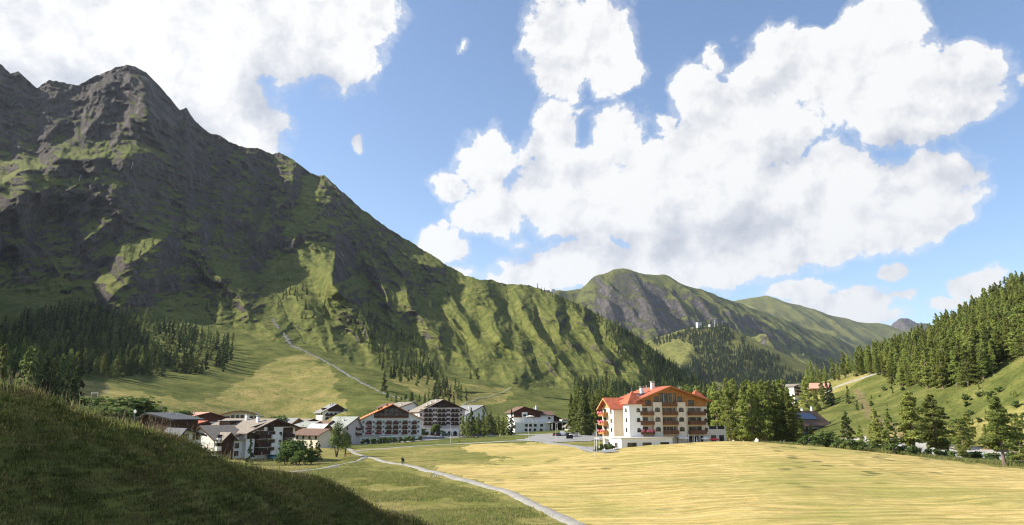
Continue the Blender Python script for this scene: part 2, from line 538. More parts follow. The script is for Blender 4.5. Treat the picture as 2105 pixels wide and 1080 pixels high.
_footx = np.arange(-500, 1480, 12.0)
_footd = []
for _x in _footx:
    _v = pix_dir(_x, interp_cols(_x, FOOT, 1))
    _d = np.linspace(250, 1700, 900)
    _g = ground_z(_v.x / _v.y * _d, _d)
    _w = np.where(CZ + _v.z / _v.y * _d < _g)[0]
    _footd.append(_d[_w[0]] if len(_w) else 1300.0)
_footd = np.array(_footd)
_k = np.ones(9) / 9
_footd = np.convolve(np.pad(_footd, 4, mode='edge'), _k, 'valid')


def mount_depth(px, py):
    """distance of the left mountain's surface, its rock share and flank side, for crest-network coordinates"""
    sy = interp_cols(px, SKYLINE, 1)
    sd = interp_cols(px, SKYLINE, 2)
    fy = interp_cols(px, FOOT, 1)
    fd = np.interp(px, _footx, _footd)
    t = np.clip((fy - py) / (fy - sy), 0, 1)
    D = fd + (sd - fd) * (t ** .85)
    edge = np.clip((1 - t) * 14, 0, 1)
    foot = np.clip(t * 9, 0, 1)
    jx = px + (15 * fbm(px / 70, py / 70, 4)) * edge
    jy = py + (15 * fbm(px / 70 + 7, py / 70 + 3, 4)) * edge
    R = np.zeros_like(D)
    side = np.zeros_like(D)
    for wl, wr, pts in SPURS:
        best = np.zeros_like(D)
        bs = np.zeros_like(D)
        for (ax, ay, ap), (bx, by, bp) in zip(pts[:-1], pts[1:]):
            dx, dy = bx - ax, by - ay
            L2 = dx * dx + dy * dy
            tt = np.clip(((jx - ax) * dx + (jy - ay) * dy) / L2, 0, 1)
            ex = jx - ax - tt * dx
            ey = jy - ay - tt * dy
            dist = np.sqrt(ex * ex + ey * ey)
            cr = (dx * ey - dy * ex) / math.sqrt(L2) / (dist + .5)
            w = wr + (wl - wr) * np.clip(cr * .9 + .5, 0, 1)
            f = np.clip(1 - dist / w, 0, 1)
            f = f * (.65 + .35 * f)
            v = (ap + tt * (bp - ap)) * f
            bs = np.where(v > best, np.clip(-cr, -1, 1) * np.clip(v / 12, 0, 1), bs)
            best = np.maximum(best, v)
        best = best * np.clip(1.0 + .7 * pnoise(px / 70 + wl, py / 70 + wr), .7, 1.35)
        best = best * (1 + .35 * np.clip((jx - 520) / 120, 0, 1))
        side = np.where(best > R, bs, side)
        # a soft union keeps small spurs visible on the big ones
        R = np.maximum(R, best) + .35 * np.minimum(R, best)
    R = R * foot
    rough = .4 + .6 * np.clip((620 - py) / 300, 0, 1)
    X = (px - 1052) * D / FPX
    Z = (850 - py) * D / FPX
    u, v = (X * .80 + Z * .45), (-X * .45 + Z * .9)
    n1 = ridged(u / 75 + .4 * fbm(X / 200, Z / 200, 2), v / 170, 5, .5) - 1.0
    n2 = ridged(u / 26 + .4 * fbm(X / 70, Z / 70, 2), v / 60, 4, .5) - 1.0
    n3 = fbm(X / 30, Z / 22, 5, .55)
    # secondary ribs that run down to the right like the big spurs
    ru, rv = px * .80 - py * .6, px * .6 + py * .8
    rb = ridged(ru / 46 + .5 * fbm(px / 90, py / 90, 3), rv / 190, 3, .45) - .75
    R = R + foot * (12 + 16 * np.clip(pnoise(px / 120, py / 150) + .4, 0, 1)) * rb * np.clip((px - 560) / 150, .25, 1) * np.clip((830 - py) / 160, 0, 1)
    n4 = ridged(u / 12 + .3 * n3, v / 19, 3, .55) - 1.0
    st = (Z + 20 * fbm(X / 90, Z / 90, 3)) / 27
    fr = st - np.floor(st)
    step = np.clip((fr - .3) / .25, 0, 1) - fr
    R = R + foot * (rough + .12) * (17 * n1 + 9 * n2 + 7 * n3 + 3.2 * n4 - 7 * step)
    return D - R, t, side, rough


def hz(x, y):
    return float(height(np.array([float(x)]), np.array([float(y)]))[0][0])


def grid_mesh(name, X, Y, Z, keep=None, attrs=None, mat=None):
    """a sheet from 2-D arrays; keep = mask per quad"""
    nr, nc = X.shape
    idx = np.arange(nr * nc).reshape(nr, nc)
    q = np.stack([idx[:-1, :-1], idx[:-1, 1:], idx[1:, 1:], idx[1:, :-1]], -1)
    if keep is not None:
        q = q[keep]
    q = q.reshape(-1, 4)
    used = np.zeros(nr * nc, bool)
    used[q.ravel()] = True
    remap = np.cumsum(used) - 1
    q = remap[q]
    co = np.stack([X.ravel()[used], Y.ravel()[used], Z.ravel()[used]], -1).astype(np.float32)
    me = bpy.data.meshes.new(name)
    me.vertices.add(len(co))
    me.vertices.foreach_set('co', co.ravel())
    me.loops.add(len(q) * 4)
    me.loops.foreach_set('vertex_index', q.ravel().astype(np.int32))
    me.polygons.add(len(q))
    me.polygons.foreach_set('loop_start', np.arange(0, len(q) * 4, 4, dtype=np.int32))
    me.polygons.foreach_set('use_smooth', np.ones(len(q), bool))
    me.update()
    for an, av in (attrs or {}).items():
        at = me.attributes.new(an, 'FLOAT', 'POINT')
        at.data.foreach_set('value', av.ravel()[used].astype(np.float32))
    o = bpy.data.objects.new(name, me)
    COL.objects.link(o)
    if mat:
        me.materials.append(mat)
    return o


def in_poly(px, py, poly):
    inside = np.zeros(px.shape, bool)
    n = len(poly)
    for i in range(n):
        x1, y1 = poly[i]
        x2, y2 = poly[(i + 1) % n]
        c = ((y1 > py) != (y2 > py)) & (px < (x2 - x1) * (py - y1) / (y2 - y1 + 1e-9) + x1)
        inside ^= c
    return inside


def soft_poly(px, py, poly, jitter):
    jx = jitter * fbm(px / 40, py / 12, 4)
    jy = jitter * .4 * fbm(px / 40 + 5, py / 12 + 8, 4)
    return in_poly(px + jx, py + jy, poly)


# ------------------------------------------------------------------ ground materials
def new_mat(name):
    m = bpy.data.materials.new(name)
    m.use_nodes = True
    t = NT(m.node_tree)
    t.n.clear()
    out = t.node('ShaderNodeOutputMaterial')
    b = t.node('ShaderNodeBsdfPrincipled')
    b.inputs['Roughness'].default_value = 0.9
    b.inputs['Specular IOR Level'].default_value = 0.2
    t.l.new(b.outputs[0], out.inputs[0])
    return m, t, b


def terrain_mat():
    m, t, b = new_mat('alpine_ground')
    geo = t.node('ShaderNodeNewGeometry')
    pos = geo.outputs['Position']
    n_big = t.noise(pos, 0.012, 5, .55)
    n_med = t.noise(pos, 0.07, 5, .6)
    n_sm = t.noise(pos, 0.6, 5, .65)
    n_fine = t.noise(pos, 3.5, 4, .7)
    # pasture
    grass = t.ramp(n_med, [(.30, (.060, .074, .020)), (.5, (.100, .112, .030)), (.62, (.135, .138, .042)), (.75, (.18, .16, .062))])
    g2 = t.ramp(n_sm, [(.3, (.55, .6, .5)), (.5, (1, 1, 1)), (.7, (1.35, 1.25, 1.2))])
    grass = t.mix(1.0, grass, g2, 'MULTIPLY')
    g3 = t.ramp(n_fine, [(.3, (.7, .72, .68)), (.5, (1, 1, 1)), (.7, (1.3, 1.28, 1.2))])
    grass = t.mix(.8, grass, t.mix(1.0, grass, g3, 'MULTIPLY'))
    # mown hay meadow with swath lines
    mp = t.node('ShaderNodeMapping')
    t.set(mp.inputs[0], pos)
    mp.inputs[2].default_value = (0, 0, rad(-14))
    mp.inputs[3].default_value = (.09, 1.0, .3)
    wob = t.noise(pos, 0.02, 3, .5, out=1)
    mv = t.vmath('ADD', mp.outputs[0], t.vmath('SCALE', t.vmath('SUBTRACT', wob, (.5, .5, .5)), 22.0))
    sw = t.noise(mv, 0.55, 4, .75)
    mp2 = t.node('ShaderNodeMapping')
    t.set(mp2.inputs[0], mv)
    mp2.inputs[3].default_value = (.25, 1.0, 1.0)
    sw2 = t.noise(mp2.outputs[0], 1.5, 5, .75)
    hay = t.ramp(sw, [(.30, (.27, .225, .080)), (.47, (.39, .31, .125)), (.62, (.50, .395, .185))])
    hay = t.mix(1.0, hay, t.ramp(sw2, [(.3, (.66, .70, .58)), (.45, (.95, .95, .92)), (.55, (1.03, 1.02, 1.0)), (.68, (1.28, 1.22, 1.15))]), 'MULTIPLY')
    hay = t.mix(t.mapr(t.noise(pos, .028, 4, .6), .46, .64), hay, t.mix(.55, hay, (.19, .21, .055, 1)))
    # dry yellow apron
    hay = t.mix(t.mapr(t.noise(pos, .045, 5, .65), .56, .72, 0, .45), hay, (.30, .20, .10, 1))
    wv = t.node('ShaderNodeTexWave')
    wv.bands_direction = 'Y'
    t.set(wv.inputs['Vector'], mv)
    for nm_, vl_ in (('Scale', .095), ('Distortion', 5.0), ('Detail', 3.0), ('Detail Scale', 2.2), ('Detail Roughness', .65)):
        wv.inputs[nm_].default_value = vl_
    hay = t.mix(1.0, hay, t.ramp(wv.outputs['Fac'], [(.0, (.88, .89, .82)), (.45, (1.0, .985, .95)), (1.0, (1.13, 1.08, 1.0))]), 'MULTIPLY')
    dry = t.ramp(n_med, [(.35, (.15, .155, .042)), (.5, (.215, .195, .065)), (.65, (.29, .235, .09))])
    dry = t.mix(1.0, dry, g2, 'MULTIPLY')
    # rock
    rp = t.node('ShaderNodeMapping')
    t.set(rp.inputs[0], pos)
    rp.inputs[3].default_value = (1, 1, .35)
    vor = t.node('ShaderNodeTexVoronoi')
    t.set(vor.inputs['Vector'], t.vmath('ADD', rp.outputs[0], t.vmath('SCALE', t.noise(pos, .08, 4, .6, out=1), 16.0)))
    vor.inputs['Scale'].default_value = .07
    r1 = t.noise(rp.outputs[0], .05, 8, .68, .8)
    rock = t.ramp(r1, [(.28, (.030, .027, .026)), (.45, (.074, .064, .060)), (.58, (.125, .108, .098)), (.75, (.21, .185, .165))])
    rock = t.mix(t.mapr(vor.outputs['Distance'], 0, 8, .0, .25), rock, (.06, .05, .05, 1))
    # where
    a_rock = t.attr('rock').outputs['Fac']
    a_mown = t.attr('mown').outputs['Fac']
    a_dry = t.attr('dry').outputs['Fac']
    a_bare = t.attr('bare').outputs['Fac']
    nz = t.node('ShaderNodeSeparateXYZ')
    t.set(nz.inputs[0], geo.outputs['Normal'])
    steep = t.mapr(nz.outputs[2], .80, .56)
    rk = t.math('ADD', t.math('MULTIPLY', steep, .75), t.math('MULTIPLY', a_rock, 1.0))
    rk = t.math('ADD', rk, t.math('MULTIPLY', t.math('SUBTRACT', n_med, .5), 1.6))
    rk = t.math('ADD', rk, t.math('MULTIPLY', t.math('SUBTRACT', t.noise(pos, .25, 5, .7), .5), .9))
    rk = t.mapr(rk, .52, .72)
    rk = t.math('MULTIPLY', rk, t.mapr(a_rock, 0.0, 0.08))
    col = t.mix(t.math('MULTIPLY', a_dry, t.mapr(n_big, .35, .55, .5, 1)), grass, dry)
    col = t.mix(a_mown, col, hay)
    dot = t.node('ShaderNodeTexVoronoi')
    t.set(dot.inputs['Vector'], pos)
    dot.inputs['Scale'].default_value = .22
    dot.inputs['Randomness'].default_value = 1.0
    sp_m = t.math('MULTIPLY', t.mapr(dot.outputs['Distance'], .20, .36, 1, 0), t.mapr(t.noise(pos, .018, 4, .6), .50, .60))
    sp_m = t.math('MULTIPLY', sp_m, t.math('MULTIPLY', t.mapr(t.math('ADD', a_rock, a_dry), .02, .2, .0, 1), .75))
    col = t.mix(sp_m, col, (.045, .062, .022, 1))
    gravel = t.ramp(n_fine, [(.3, (.22, .21, .20)), (.6, (.42, .41, .39))])
    earth = t.ramp(n_sm, [(.35, (.11, .075, .045)), (.65, (.24, .17, .11))])
    col = t.mix(t.mapr(a_bare, .25, .75), col, t.mix(t.mapr(a_bare, .8, 1.0), earth, gravel))
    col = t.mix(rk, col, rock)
    t.set(b.inputs['Base Color'], col)
    bump = t.node('ShaderNodeBump')
    bump.inputs['Distance'].default_value = 1.0
    hgt = t.math('ADD', t.math('MULTIPLY', n_fine, .05), t.math('MULTIPLY', n_sm, .25))
    hgt = t.math('ADD', hgt, t.math('MULTIPLY', t.math('MULTIPLY', r1, rk), 26.0))
    hgt = t.math('ADD', hgt, t.math('MULTIPLY', t.math('MULTIPLY', n_med, t.math('SUBTRACT', 1.0, a_mown)), t.mapr(a_rock, 0, .2, .3, 4.0)))
    hgt = t.math('ADD', hgt, t.math('MULTIPLY', t.math('MULTIPLY', sw, a_mown), .22))
    t.set(bump.inputs['Height'], hgt)
    bump.inputs['Strength'].default_value = .8
    t.l.new(bump.outputs[0], b.inputs['Normal'])
    b.inputs['Specular IOR Level'].default_value = 0.05
    return m


M_GROUND = terrain_mat()

# zones of the ground, as outlines on the ground given through the photograph
MOWN = [(880, 960), (1000, 950), (1060, 945), (1000, 935), (940, 922), (985, 910), (1130, 912), (1250, 932), (1262, 924), (1290, 906), (1400, 898), (1600, 893),
        (1700, 915), (2120, 968), (2300, 1000), (2300, 1300), (1350, 1300), (1190, 1080), (1080, 1025), (960, 985)]
YEL = [(140, 800), (150, 780), (420, 830), (560, 745), (640, 720), (690, 770), (690, 800), (720, 850), (600, 900), (300, 900)]
YEL2 = [(860, 770), (960, 790), (1050, 800), (1040, 825), (960, 845), (880, 820), (800, 780)]
YEL3 = [(1600, 805), (1640, 790), (1740, 765), (1790, 770), (1740, 800), (1650, 830), (1600, 870)]

azs = np.concatenate([np.arange(-84, -41, .6), np.arange(-41, 40, .11), np.arange(40, 62, .6)])
rs = np.concatenate([np.geomspace(4, 350, 400, endpoint=False), np.geomspace(350, 2700, 450)])
AZ, RR = np.meshgrid(np.radians(azs), rs)
GX_ = RR * np.sin(AZ)
GY_ = RR * np.cos(AZ)
GZ_, GG_ = height(GX_.ravel(), GY_.ravel())
GZ_ = GZ_.reshape(GX_.shape)
GG_ = GG_.reshape(GX_.shape)
PX_, PY_ = project(GX_, GY_, GZ_)
front = GY_ > 5
mown = (soft_poly(PX_, PY_, MOWN, 26) & front & (RR < 300)).astype(float)
dry = ((soft_poly(PX_, PY_, YEL, 20) | soft_poly(PX_, PY_, YEL2, 14) | soft_poly(PX_, PY_, YEL3, 6)) & front & (RR > 300)).astype(float)
foreg = (RR < 110)
dry = np.maximum(dry, (RR < 300) * (RR > 78) * np.clip(.9 + .5 * fbm(GX_ / 22, GY_ / 22, 3), 0, 1))
dry = np.maximum(dry, foreg * .35)
rockv = np.zeros_like(GZ_)
bare = np.zeros_like(GZ_)
for poly, val in (([(1750, 800), (1770, 800), (1800, 850), (1880, 890), (1850, 900), (1780, 860)], .5),
                  ([(1690, 905), (1760, 910), (1900, 935), (2105, 950), (2250, 960), (2250, 940), (2105, 930), (1900, 905), (1800, 895)], 1.0),
                  ([(0, 905), (40, 900), (100, 915), (60, 925)], .45),
                  ([(585, 960), (640, 975), (670, 1000), (620, 985)], .5)):
    bare = np.maximum(bare, val * (soft_poly(PX_, PY_, poly, 8) & front & (RR < 500)))
attrs = dict(mown=mown, dry=dry, rock=rockv, bare=bare)
hill_m = (GX_[:-1, :-1] > 110) & (GY_[:-1, :-1] > 200) & (GZ_[:-1, :-1] > CZ - 4)
FF_ = crest_field(FSEG, GX_, GY_, 3.6)
fore_m = ((RR[:-1, :-1] < 112) & (FF_[:-1, :-1] > GG_[:-1, :-1] - 1.2))
o_ground = grid_mesh('ground', GX_, GY_, GZ_, ~(hill_m | fore_m), attrs, M_GROUND)
o_hill = grid_mesh('hillside', GX_, GY_, GZ_, hill_m, attrs, M_GROUND)
o_fore = grid_mesh('grassy_slope', GX_, GY_, GZ_, fore_m, attrs, M_GROUND)

# the left mountain
mpx = np.concatenate([np.arange(-500, -20, 6.0), np.arange(-20, 1476, 2.1)])
NT_ = 300
tt_ = np.concatenate([[-.06], np.linspace(0, 1, NT_)])
TT, MPX = np.meshgrid(tt_, mpx, indexing='ij')
SYv = interp_cols(MPX, SKYLINE, 1) + 2.2 * fbm(MPX / 9, MPX * 0 + .5, 3)
FYv = interp_cols(MPX, FOOT, 1)
MPY = FYv + (SYv - FYv) * TT
MD, MT, MSIDE, MROUGH = mount_depth(MPX, MPY)
cp_, sp_ = math.cos(PITCH), math.sin(PITCH)


def unproj(px, py, d):
    a_ = (px - 1052.5) / FPX
    b_ = -(py - 540.0) / FPX
    vy = cp_ - b_ * sp_
    vz = sp_ + b_ * cp_
    return a_ / vy * d, d, CZ + vz / vy * d


MX, MY, MZ = unproj(MPX, MPY, MD)
MZ[0] -= 25
# the far side behind the skyline
bkx, bky, bkz = [], [], []
for k_ in range(1, 7):
    f_ = 1 + .035 * k_
    bkx.append(MX[-1] * f_)
    bky.append(MY[-1] * f_)
    bkz.append(MZ[-1] - 26 * k_ - 3 * k_ * k_)
MX = np.vstack([MX] + [b_[None] for b_ in bkx])
MY = np.vstack([MY] + [b_[None] for b_ in bky])
MZ = np.vstack([MZ] + [b_[None] for b_ in bkz])
pad = lambda A_: np.vstack([A_, np.repeat(A_[-1:], 6, 0)])
MPXp, MPYp, MSp, MRp, MTp = pad(MPX), pad(MPY), pad(MSIDE), pad(MROUGH), pad(MT)
zero = np.zeros_like(MX)
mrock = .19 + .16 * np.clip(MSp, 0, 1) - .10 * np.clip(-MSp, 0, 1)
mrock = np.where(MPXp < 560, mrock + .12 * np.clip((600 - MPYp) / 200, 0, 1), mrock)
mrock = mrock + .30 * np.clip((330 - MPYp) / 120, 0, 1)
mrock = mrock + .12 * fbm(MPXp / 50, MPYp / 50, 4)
for cx_, cy_, rx_, ry_, v_ in [(620, 570, 75, 70, -.5), (90, 372, 100, 26, -.5), (1000, 660, 90, 80, -.3), (300, 245, 50, 18, -.4), (640, 420, 22, 60, -.25), (540, 560, 40, 110, .25), (720, 500, 90, 30, .3),
                               (70, 640, 130, 60, -.4), (480, 420, 120, 120, .1), (1160, 690, 200, 40, -.1)]:
    mrock = mrock + v_ * np.exp(-((MPXp - cx_) / rx_) ** 2 - ((MPYp - cy_) / ry_) ** 2)
mrock = np.clip(mrock, .0, .9) * np.clip(MTp * 6, 0, 1)
bare2 = zero.copy()
STREAM = [(537, 585), (545, 620), (560, 650), (585, 680), (603, 712)]
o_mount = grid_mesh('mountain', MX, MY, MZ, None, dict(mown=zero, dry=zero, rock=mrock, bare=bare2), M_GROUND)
for o in (o_ground, o_hill, o_fore, o_mount):
    o['kind'] = 'structure'


FAR_SKY = {}


def far_shape(segs, X, Y, sc, amp, scl, floor):
    A_ = 22 * sc
    _, dc = crest_field(segs[:FAR_SKY[id(segs)]] if id(segs) in FAR_SKY else segs, X, Y, 8 * sc, True)
    cf = .15 + .85 * np.clip(dc / (160 * sc), 0, 1)
    wx = X + A_ * cf * fbm(X / (110 * sc), Y / (110 * sc), 4)
    wy = Y + A_ * cf * fbm(X / (110 * sc) + 3, Y / (110 * sc) + 7, 4)
    H = crest_field(segs, wx, wy, 8 * sc)
    hr = np.clip((H - CZ) / (200 * sc), 0, 1) * cf
    H = H + hr * amp * (ridged((X * .9 + Y * .3) / scl, (Y * .9 - X * .3) / (scl * 3.2), 5) - 1.0) + hr * amp * .4 * fbm(X / scl * 1.5, Y / scl * 1.5, 5)
    return np.maximum(H, floor + 6 * sc * fbm(X / 300, Y / 300, 3))


def far_mountain(name, net, az0, az1, daz, r0, r1, nr, amp, scl, rocky, floor, yel=0.0):
    segs = prep(net)
    A, R = np.meshgrid(np.radians(np.arange(az0, az1, daz)), np.geomspace(r0, r1, nr))
    X, Y = R * np.sin(A), R * np.cos(A)
    sc = r1 / 2000.0
    FAR_SKY[id(segs)] = len(net[0][3]) - 1
    H = far_shape(segs, X, Y, sc, amp, scl, floor)
    rk = np.clip((H - floor) / (500 * sc), 0, 1) * rocky
    z = np.zeros_like(H)
    px, py = project(X, Y, H)
    if name == 'peak':
        rk = np.where(in_poly(px, py, [(1225, 600), (1300, 560), (1400, 640), (1410, 690), (1340, 720), (1280, 690), (1215, 660)]), rk + .30, rk)
    o = grid_mesh(name, X, Y, H, None, dict(mown=z, dry=z + yel, rock=rk, bare=z), M_GROUND)
    o['kind'] = 'structure'
    return o, segs


def far_height(net_segs, x, y, r1, amp, scl, floor):
    return far_shape(net_segs, x, y, r1 / 2000.0, amp, scl, floor)


o_mid, SEG_MID = far_mountain('wooded_hill', MID, 6, 32, .1, 1750, 3200, 170, 12, 120, .25, CZ + 10, .3)
o_far, SEG_FAR = far_mountain('peak', FAR, -8, 36, .1, 3000, 5600, 230, 50, 210, .62, CZ + 60, .15)
o_pale, SEG_PALE = far_mountain('green_peak', PALE, 12, 38, .12, 5600, 8500, 130, 50, 420, .35, CZ + 150, .3)
far_mountain('blue_peak', BLUE, 22, 38, .12, 8800, 13600, 300, 90, 700, 2.5, CZ + 200)
far_mountain('bare_peak', SNOW, 24, 38, .12, 15000, 16800, 160, 150, 900, 1.3, CZ + 200)

# ------------------------------------------------------------------ helpers for things
def ground_hit(px, py, dmin=72.0, dmax=1500.0, n=1200, strict=False):
    v = pix_dir(px, py)
    d = np.geomspace(dmin, dmax, n)
    X = v.x / v.y * d
    Z = CZ + v.z / v.y * d
    g = ground_z(X, d)
    w = np.where(Z < g)[0]
    if strict and not len(w):
        return None
    i = w[0] if len(w) else int(np.argmin(Z - g))
    if i > 0:
        a_, b_ = Z[i - 1] - g[i - 1], g[i] - Z[i]
        f = a_ / (a_ + b_) if (a_ + b_) > 0 else 0
        dd = d[i - 1] + f * (d[i] - d[i - 1])
    else:
        dd = d[i]
    return (v.x / v.y * dd, dd, CZ + v.z / v.y * dd)


def gz(x, y):
    return float(ground_z(np.array([float(x)]), np.array([float(y)]))[0])


_flat = {}


def flat_mat(name, col, rough=.8, var=.25, scale=1.5, spec=.2, metal=0.0, bump=0.0, stretch=(1, 1, 1), trans=0.0, coord='Object'):
    if name in _flat:
        return _flat[name]
    m, t, b = new_mat(name)
    if coord == 'Object':
        tc_ = t.node('ShaderNodeTexCoord').outputs['Object']
    else:
        tc_ = t.node('ShaderNodeNewGeometry').outputs['Position']
    mp = t.node('ShaderNodeMapping')
    t.set(mp.inputs[0], tc_)
    mp.inputs[3].default_value = stretch
    n1 = t.noise(mp.outputs[0], scale, 5, .6)
    n2 = t.noise(mp.outputs[0], scale * 9, 3, .6)
    k = t.math('ADD', t.math('MULTIPLY', n1, .7), t.math('MULTIPLY', n2, .3))
    c1 = tuple(max(0, c * (1 - var)) for c in col)
    c2 = tuple(min(1, c * (1 + var)) for c in col)
    t.set(b.inputs['Base Color'], t.ramp(k, [(.3, c1), (.7, c2)]))
    b.inputs['Roughness'].default_value = rough
    b.inputs['Specular IOR Level'].default_value = spec
    b.inputs['Metallic'].default_value = metal
    if bump:
        bp = t.node('ShaderNodeBump')
        t.set(bp.inputs['Height'], k)
        bp.inputs['Distance'].default_value = bump
        t.l.new(bp.outputs[0], b.inputs['Normal'])
    _flat[name] = m
    return m


M = dict(
    white=flat_mat('white_plaster', (.78, .76, .72), .85, .06, .4),
    cream=flat_mat('cream_plaster', (.66, .585, .47), .85, .07, .4),
    pinkish=flat_mat('pale_rose_plaster', (.66, .56, .53), .85, .07, .4),
    greyw=flat_mat('light_grey_plaster', (.55, .55, .54), .85, .07, .4),
    dwood=flat_mat('dark_brown_wood', (.060, .030, .020), .75, .35, 2.5, stretch=(1, 1, .15)),
    rwood=flat_mat('red_brown_wood', (.115, .040, .024), .7, .3, 2.5, stretch=(1, 1, .15)),
    owood=flat_mat('honey_wood', (.36, .165, .055), .7, .35, 2.2, stretch=(1, 1, .12)),
    bwood=flat_mat('mid_brown_wood', (.150, .072, .040), .7, .3, 2.5, stretch=(1, 1, .15)),
    lwood=flat_mat('warm_light_wood', (.50, .29, .13), .7, .3, 2.2, stretch=(.15, .15, 1)),
    tile_red=flat_mat('red_roof_tiles', (.40, .112, .062), .8, .38, .8, bump=.05),
    tile_orange=flat_mat('orange_roof_tiles', (.56, .20, .085), .75, .25, 1.1, bump=.05),
    tile_pink=flat_mat('faded_pink_roof_tiles', (.52, .27, .20), .8, .2, 1.0, bump=.05),
    tile_brown=flat_mat('brown_roof_tiles', (.16, .10, .075), .8, .3, 1.0, bump=.05),
    stone_roof=flat_mat('stone_slab_roof', (.25, .215, .175), .85, .3, 1.2, bump=.06),
    grey_roof=flat_mat('grey_sheet_roof', (.24, .24, .245), .6, .2, .8),
    metal_roof=flat_mat('blue_grey_seamed_roof', (.17, .20, .25), .7, .15, .6, .3, .0),
    dark_roof=flat_mat('anthracite_seamed_roof', (.085, .09, .10), .8, .2, .6, .2, .0),
    pale_roof=flat_mat('pale_green_sheet_roof', (.30, .315, .28), .6, .2, .6),
    white_roof=flat_mat('white_sheet_roof', (.60, .56, .53), .6, .12, .6),
    concrete=flat_mat('pale_concrete', (.50, .49, .47), .9, .12, .5),
    glass=None, frame=flat_mat('window_frame_wood', (.10, .06, .04), .6, .2, 3),
    wframe=flat_mat('white_window_frame', (.7, .7, .68), .6, .05, 3),
    metal=flat_mat('galvanised_metal', (.42, .43, .44), .4, .1, 3, .5, .7),
    wmetal=flat_mat('white_painted_metal', (.78, .78, .76), .5, .05, 2),
    black=flat_mat('black_paint', (.02, .02, .022), .5, .2, 2),
    canvas=flat_mat('white_canvas', (.82, .80, .74), .9, .05, 2),
    redcanvas=flat_mat('red_canvas', (.60, .06, .06), .8, .15, 2),
    bluecanvas=flat_mat('blue_canvas', (.06, .12, .42), .8, .15, 2),
    flowers=flat_mat('pink_flowers', (.70, .16, .22), .8, .5, 9),
    teal=flat_mat('teal_fabric', (.05, .22, .22), .8, .2, 2),
    path=flat_mat('pale_gravel_path', (.28, .265, .24), .95, .32, .7, coord='pos'),
    asphalt=flat_mat('light_asphalt', (.24, .235, .23), .9, .14, .5, coord='pos'),
    track=flat_mat('pale_farm_track', (.19, .19, .085), .95, .2, .4, coord='pos'),
    riverbed=flat_mat('river_gravel', (.27, .265, .255), .9, .55, .35, coord='pos', bump=.3),
    streamrock=flat_mat('stream_rocks', (.17, .165, .15), .9, .65, .22, coord='pos', bump=.5),
    soil=flat_mat('dark_soil', (.05, .035, .02), .95, .3, 2),
    skin=flat_mat('skin', (.45, .27, .19), .6, .05, 5),
    trunk=flat_mat('larch_bark', (.17, .125, .10), .9, .35, 3, stretch=(1, 1, .3)),
    trunk_d=flat_mat('spruce_bark', (.085, .065, .055), .9, .35, 3, stretch=(1, 1, .3)),
)


def glass_mat():
    m, t, b = new_mat('window_glass')
    g = t.node('ShaderNodeNewGeometry')
    n = t.noise(g.outputs['Position'], .6, 2, .5)
    t.set(b.inputs['Base Color'], t.ramp(n, [(.4, (.012, .014, .016)), (.5, (.03, .034, .036)), (.62, (.10, .09, .075))]))
    b.inputs['Roughness'].default_value = .12
    b.inputs['Specular IOR Level'].default_value = .35
    return m


M['glass'] = glass_mat()


def solar_mat():
    m, t, b = new_mat('solar_glass')
    b.inputs['Base Color'].default_value = (.012, .02, .07, 1)
    b.inputs['Roughness'].default_value = .15
    b.inputs['Specular IOR Level'].default_value = .7
    return m


M['solar'] = solar_mat()


class MB:
    """collects faces and links them as one mesh object"""
    def __init__(self):
        self.v, self.f = [], []

    def add(self, vs, fs):
        o = len(self.v)
        self.v += [tuple(p) for p in vs]
        self.f += [tuple(i + o for i in f) for f in fs]
        return self

    def box(self, x0, x1, y0, y1, z0, z1):
        return self.add([(x0, y0, z0), (x1, y0, z0), (x1, y1, z0), (x0, y1, z0), (x0, y0, z1), (x1, y0, z1), (x1, y1, z1), (x0, y1, z1)],
                        [(0, 3, 2, 1), (4, 5, 6, 7), (0, 1, 5, 4), (1, 2, 6, 5), (2, 3, 7, 6), (3, 0, 4, 7)])

    def prism(self, pts, vec):
        """polygon pts extruded by vec"""
        n = len(pts)
        vs = [Vector(p) for p in pts] + [Vector(p) + Vector(vec) for p in pts]
        fs = [tuple(range(n))[::-1], tuple(range(n, 2 * n))] + [(i, (i + 1) % n, (i + 1) % n + n, i + n) for i in range(n)]
        return self.add(vs, fs)

    def tube(self, a, b, r0, r1=None, n=7):
        r1 = r0 if r1 is None else r1
        a, b = Vector(a), Vector(b)
        d = (b - a).normalized()
        s = d.cross(Vector((0, 0, 1)) if abs(d.z) < .95 else Vector((1, 0, 0))).normalized()
        t = d.cross(s)
        vs = []
        for (c, r) in ((a, r0), (b, r1)):
            for i in range(n):
                w = 2 * math.pi * i / n
                vs.append(c + (s * math.cos(w) + t * math.sin(w)) * r)
        fs = [(i, (i + 1) % n, (i + 1) % n + n, i + n) for i in range(n)] + [tuple(range(n))[::-1], tuple(range(n, 2 * n))]
        return self.add(vs, fs)

    def mesh(self, name, mat):
        me = bpy.data.meshes.new(name)
        me.from_pydata([tuple(p) for p in self.v], [], self.f)
        bm = bmesh.new()
        bm.from_mesh(me)
        bmesh.ops.recalc_face_normals(bm, faces=bm.faces)
        bm.to_mesh(me)
        bm.free()
        me.materials.append(mat)
        return me

    def build(self, name, mat, parent=None):
        o = bpy.data.objects.new(name, self.mesh(name, mat))
        COL.objects.link(o)
        if parent:
            o.parent = parent
        return o


def put(name, me, parent=None, loc=(0, 0, 0), rot=(0, 0, 0), scale=(1, 1, 1)):
    o = bpy.data.objects.new(name, me)
    COL.objects.link(o)
    o.parent = parent
    o.location = loc
    o.rotation_euler = rot
    o.scale = scale
    return o


def tag(o, label, cat, group=None):
    o['label'] = label
    o['category'] = cat
    if group:
        o['group'] = group
    return o


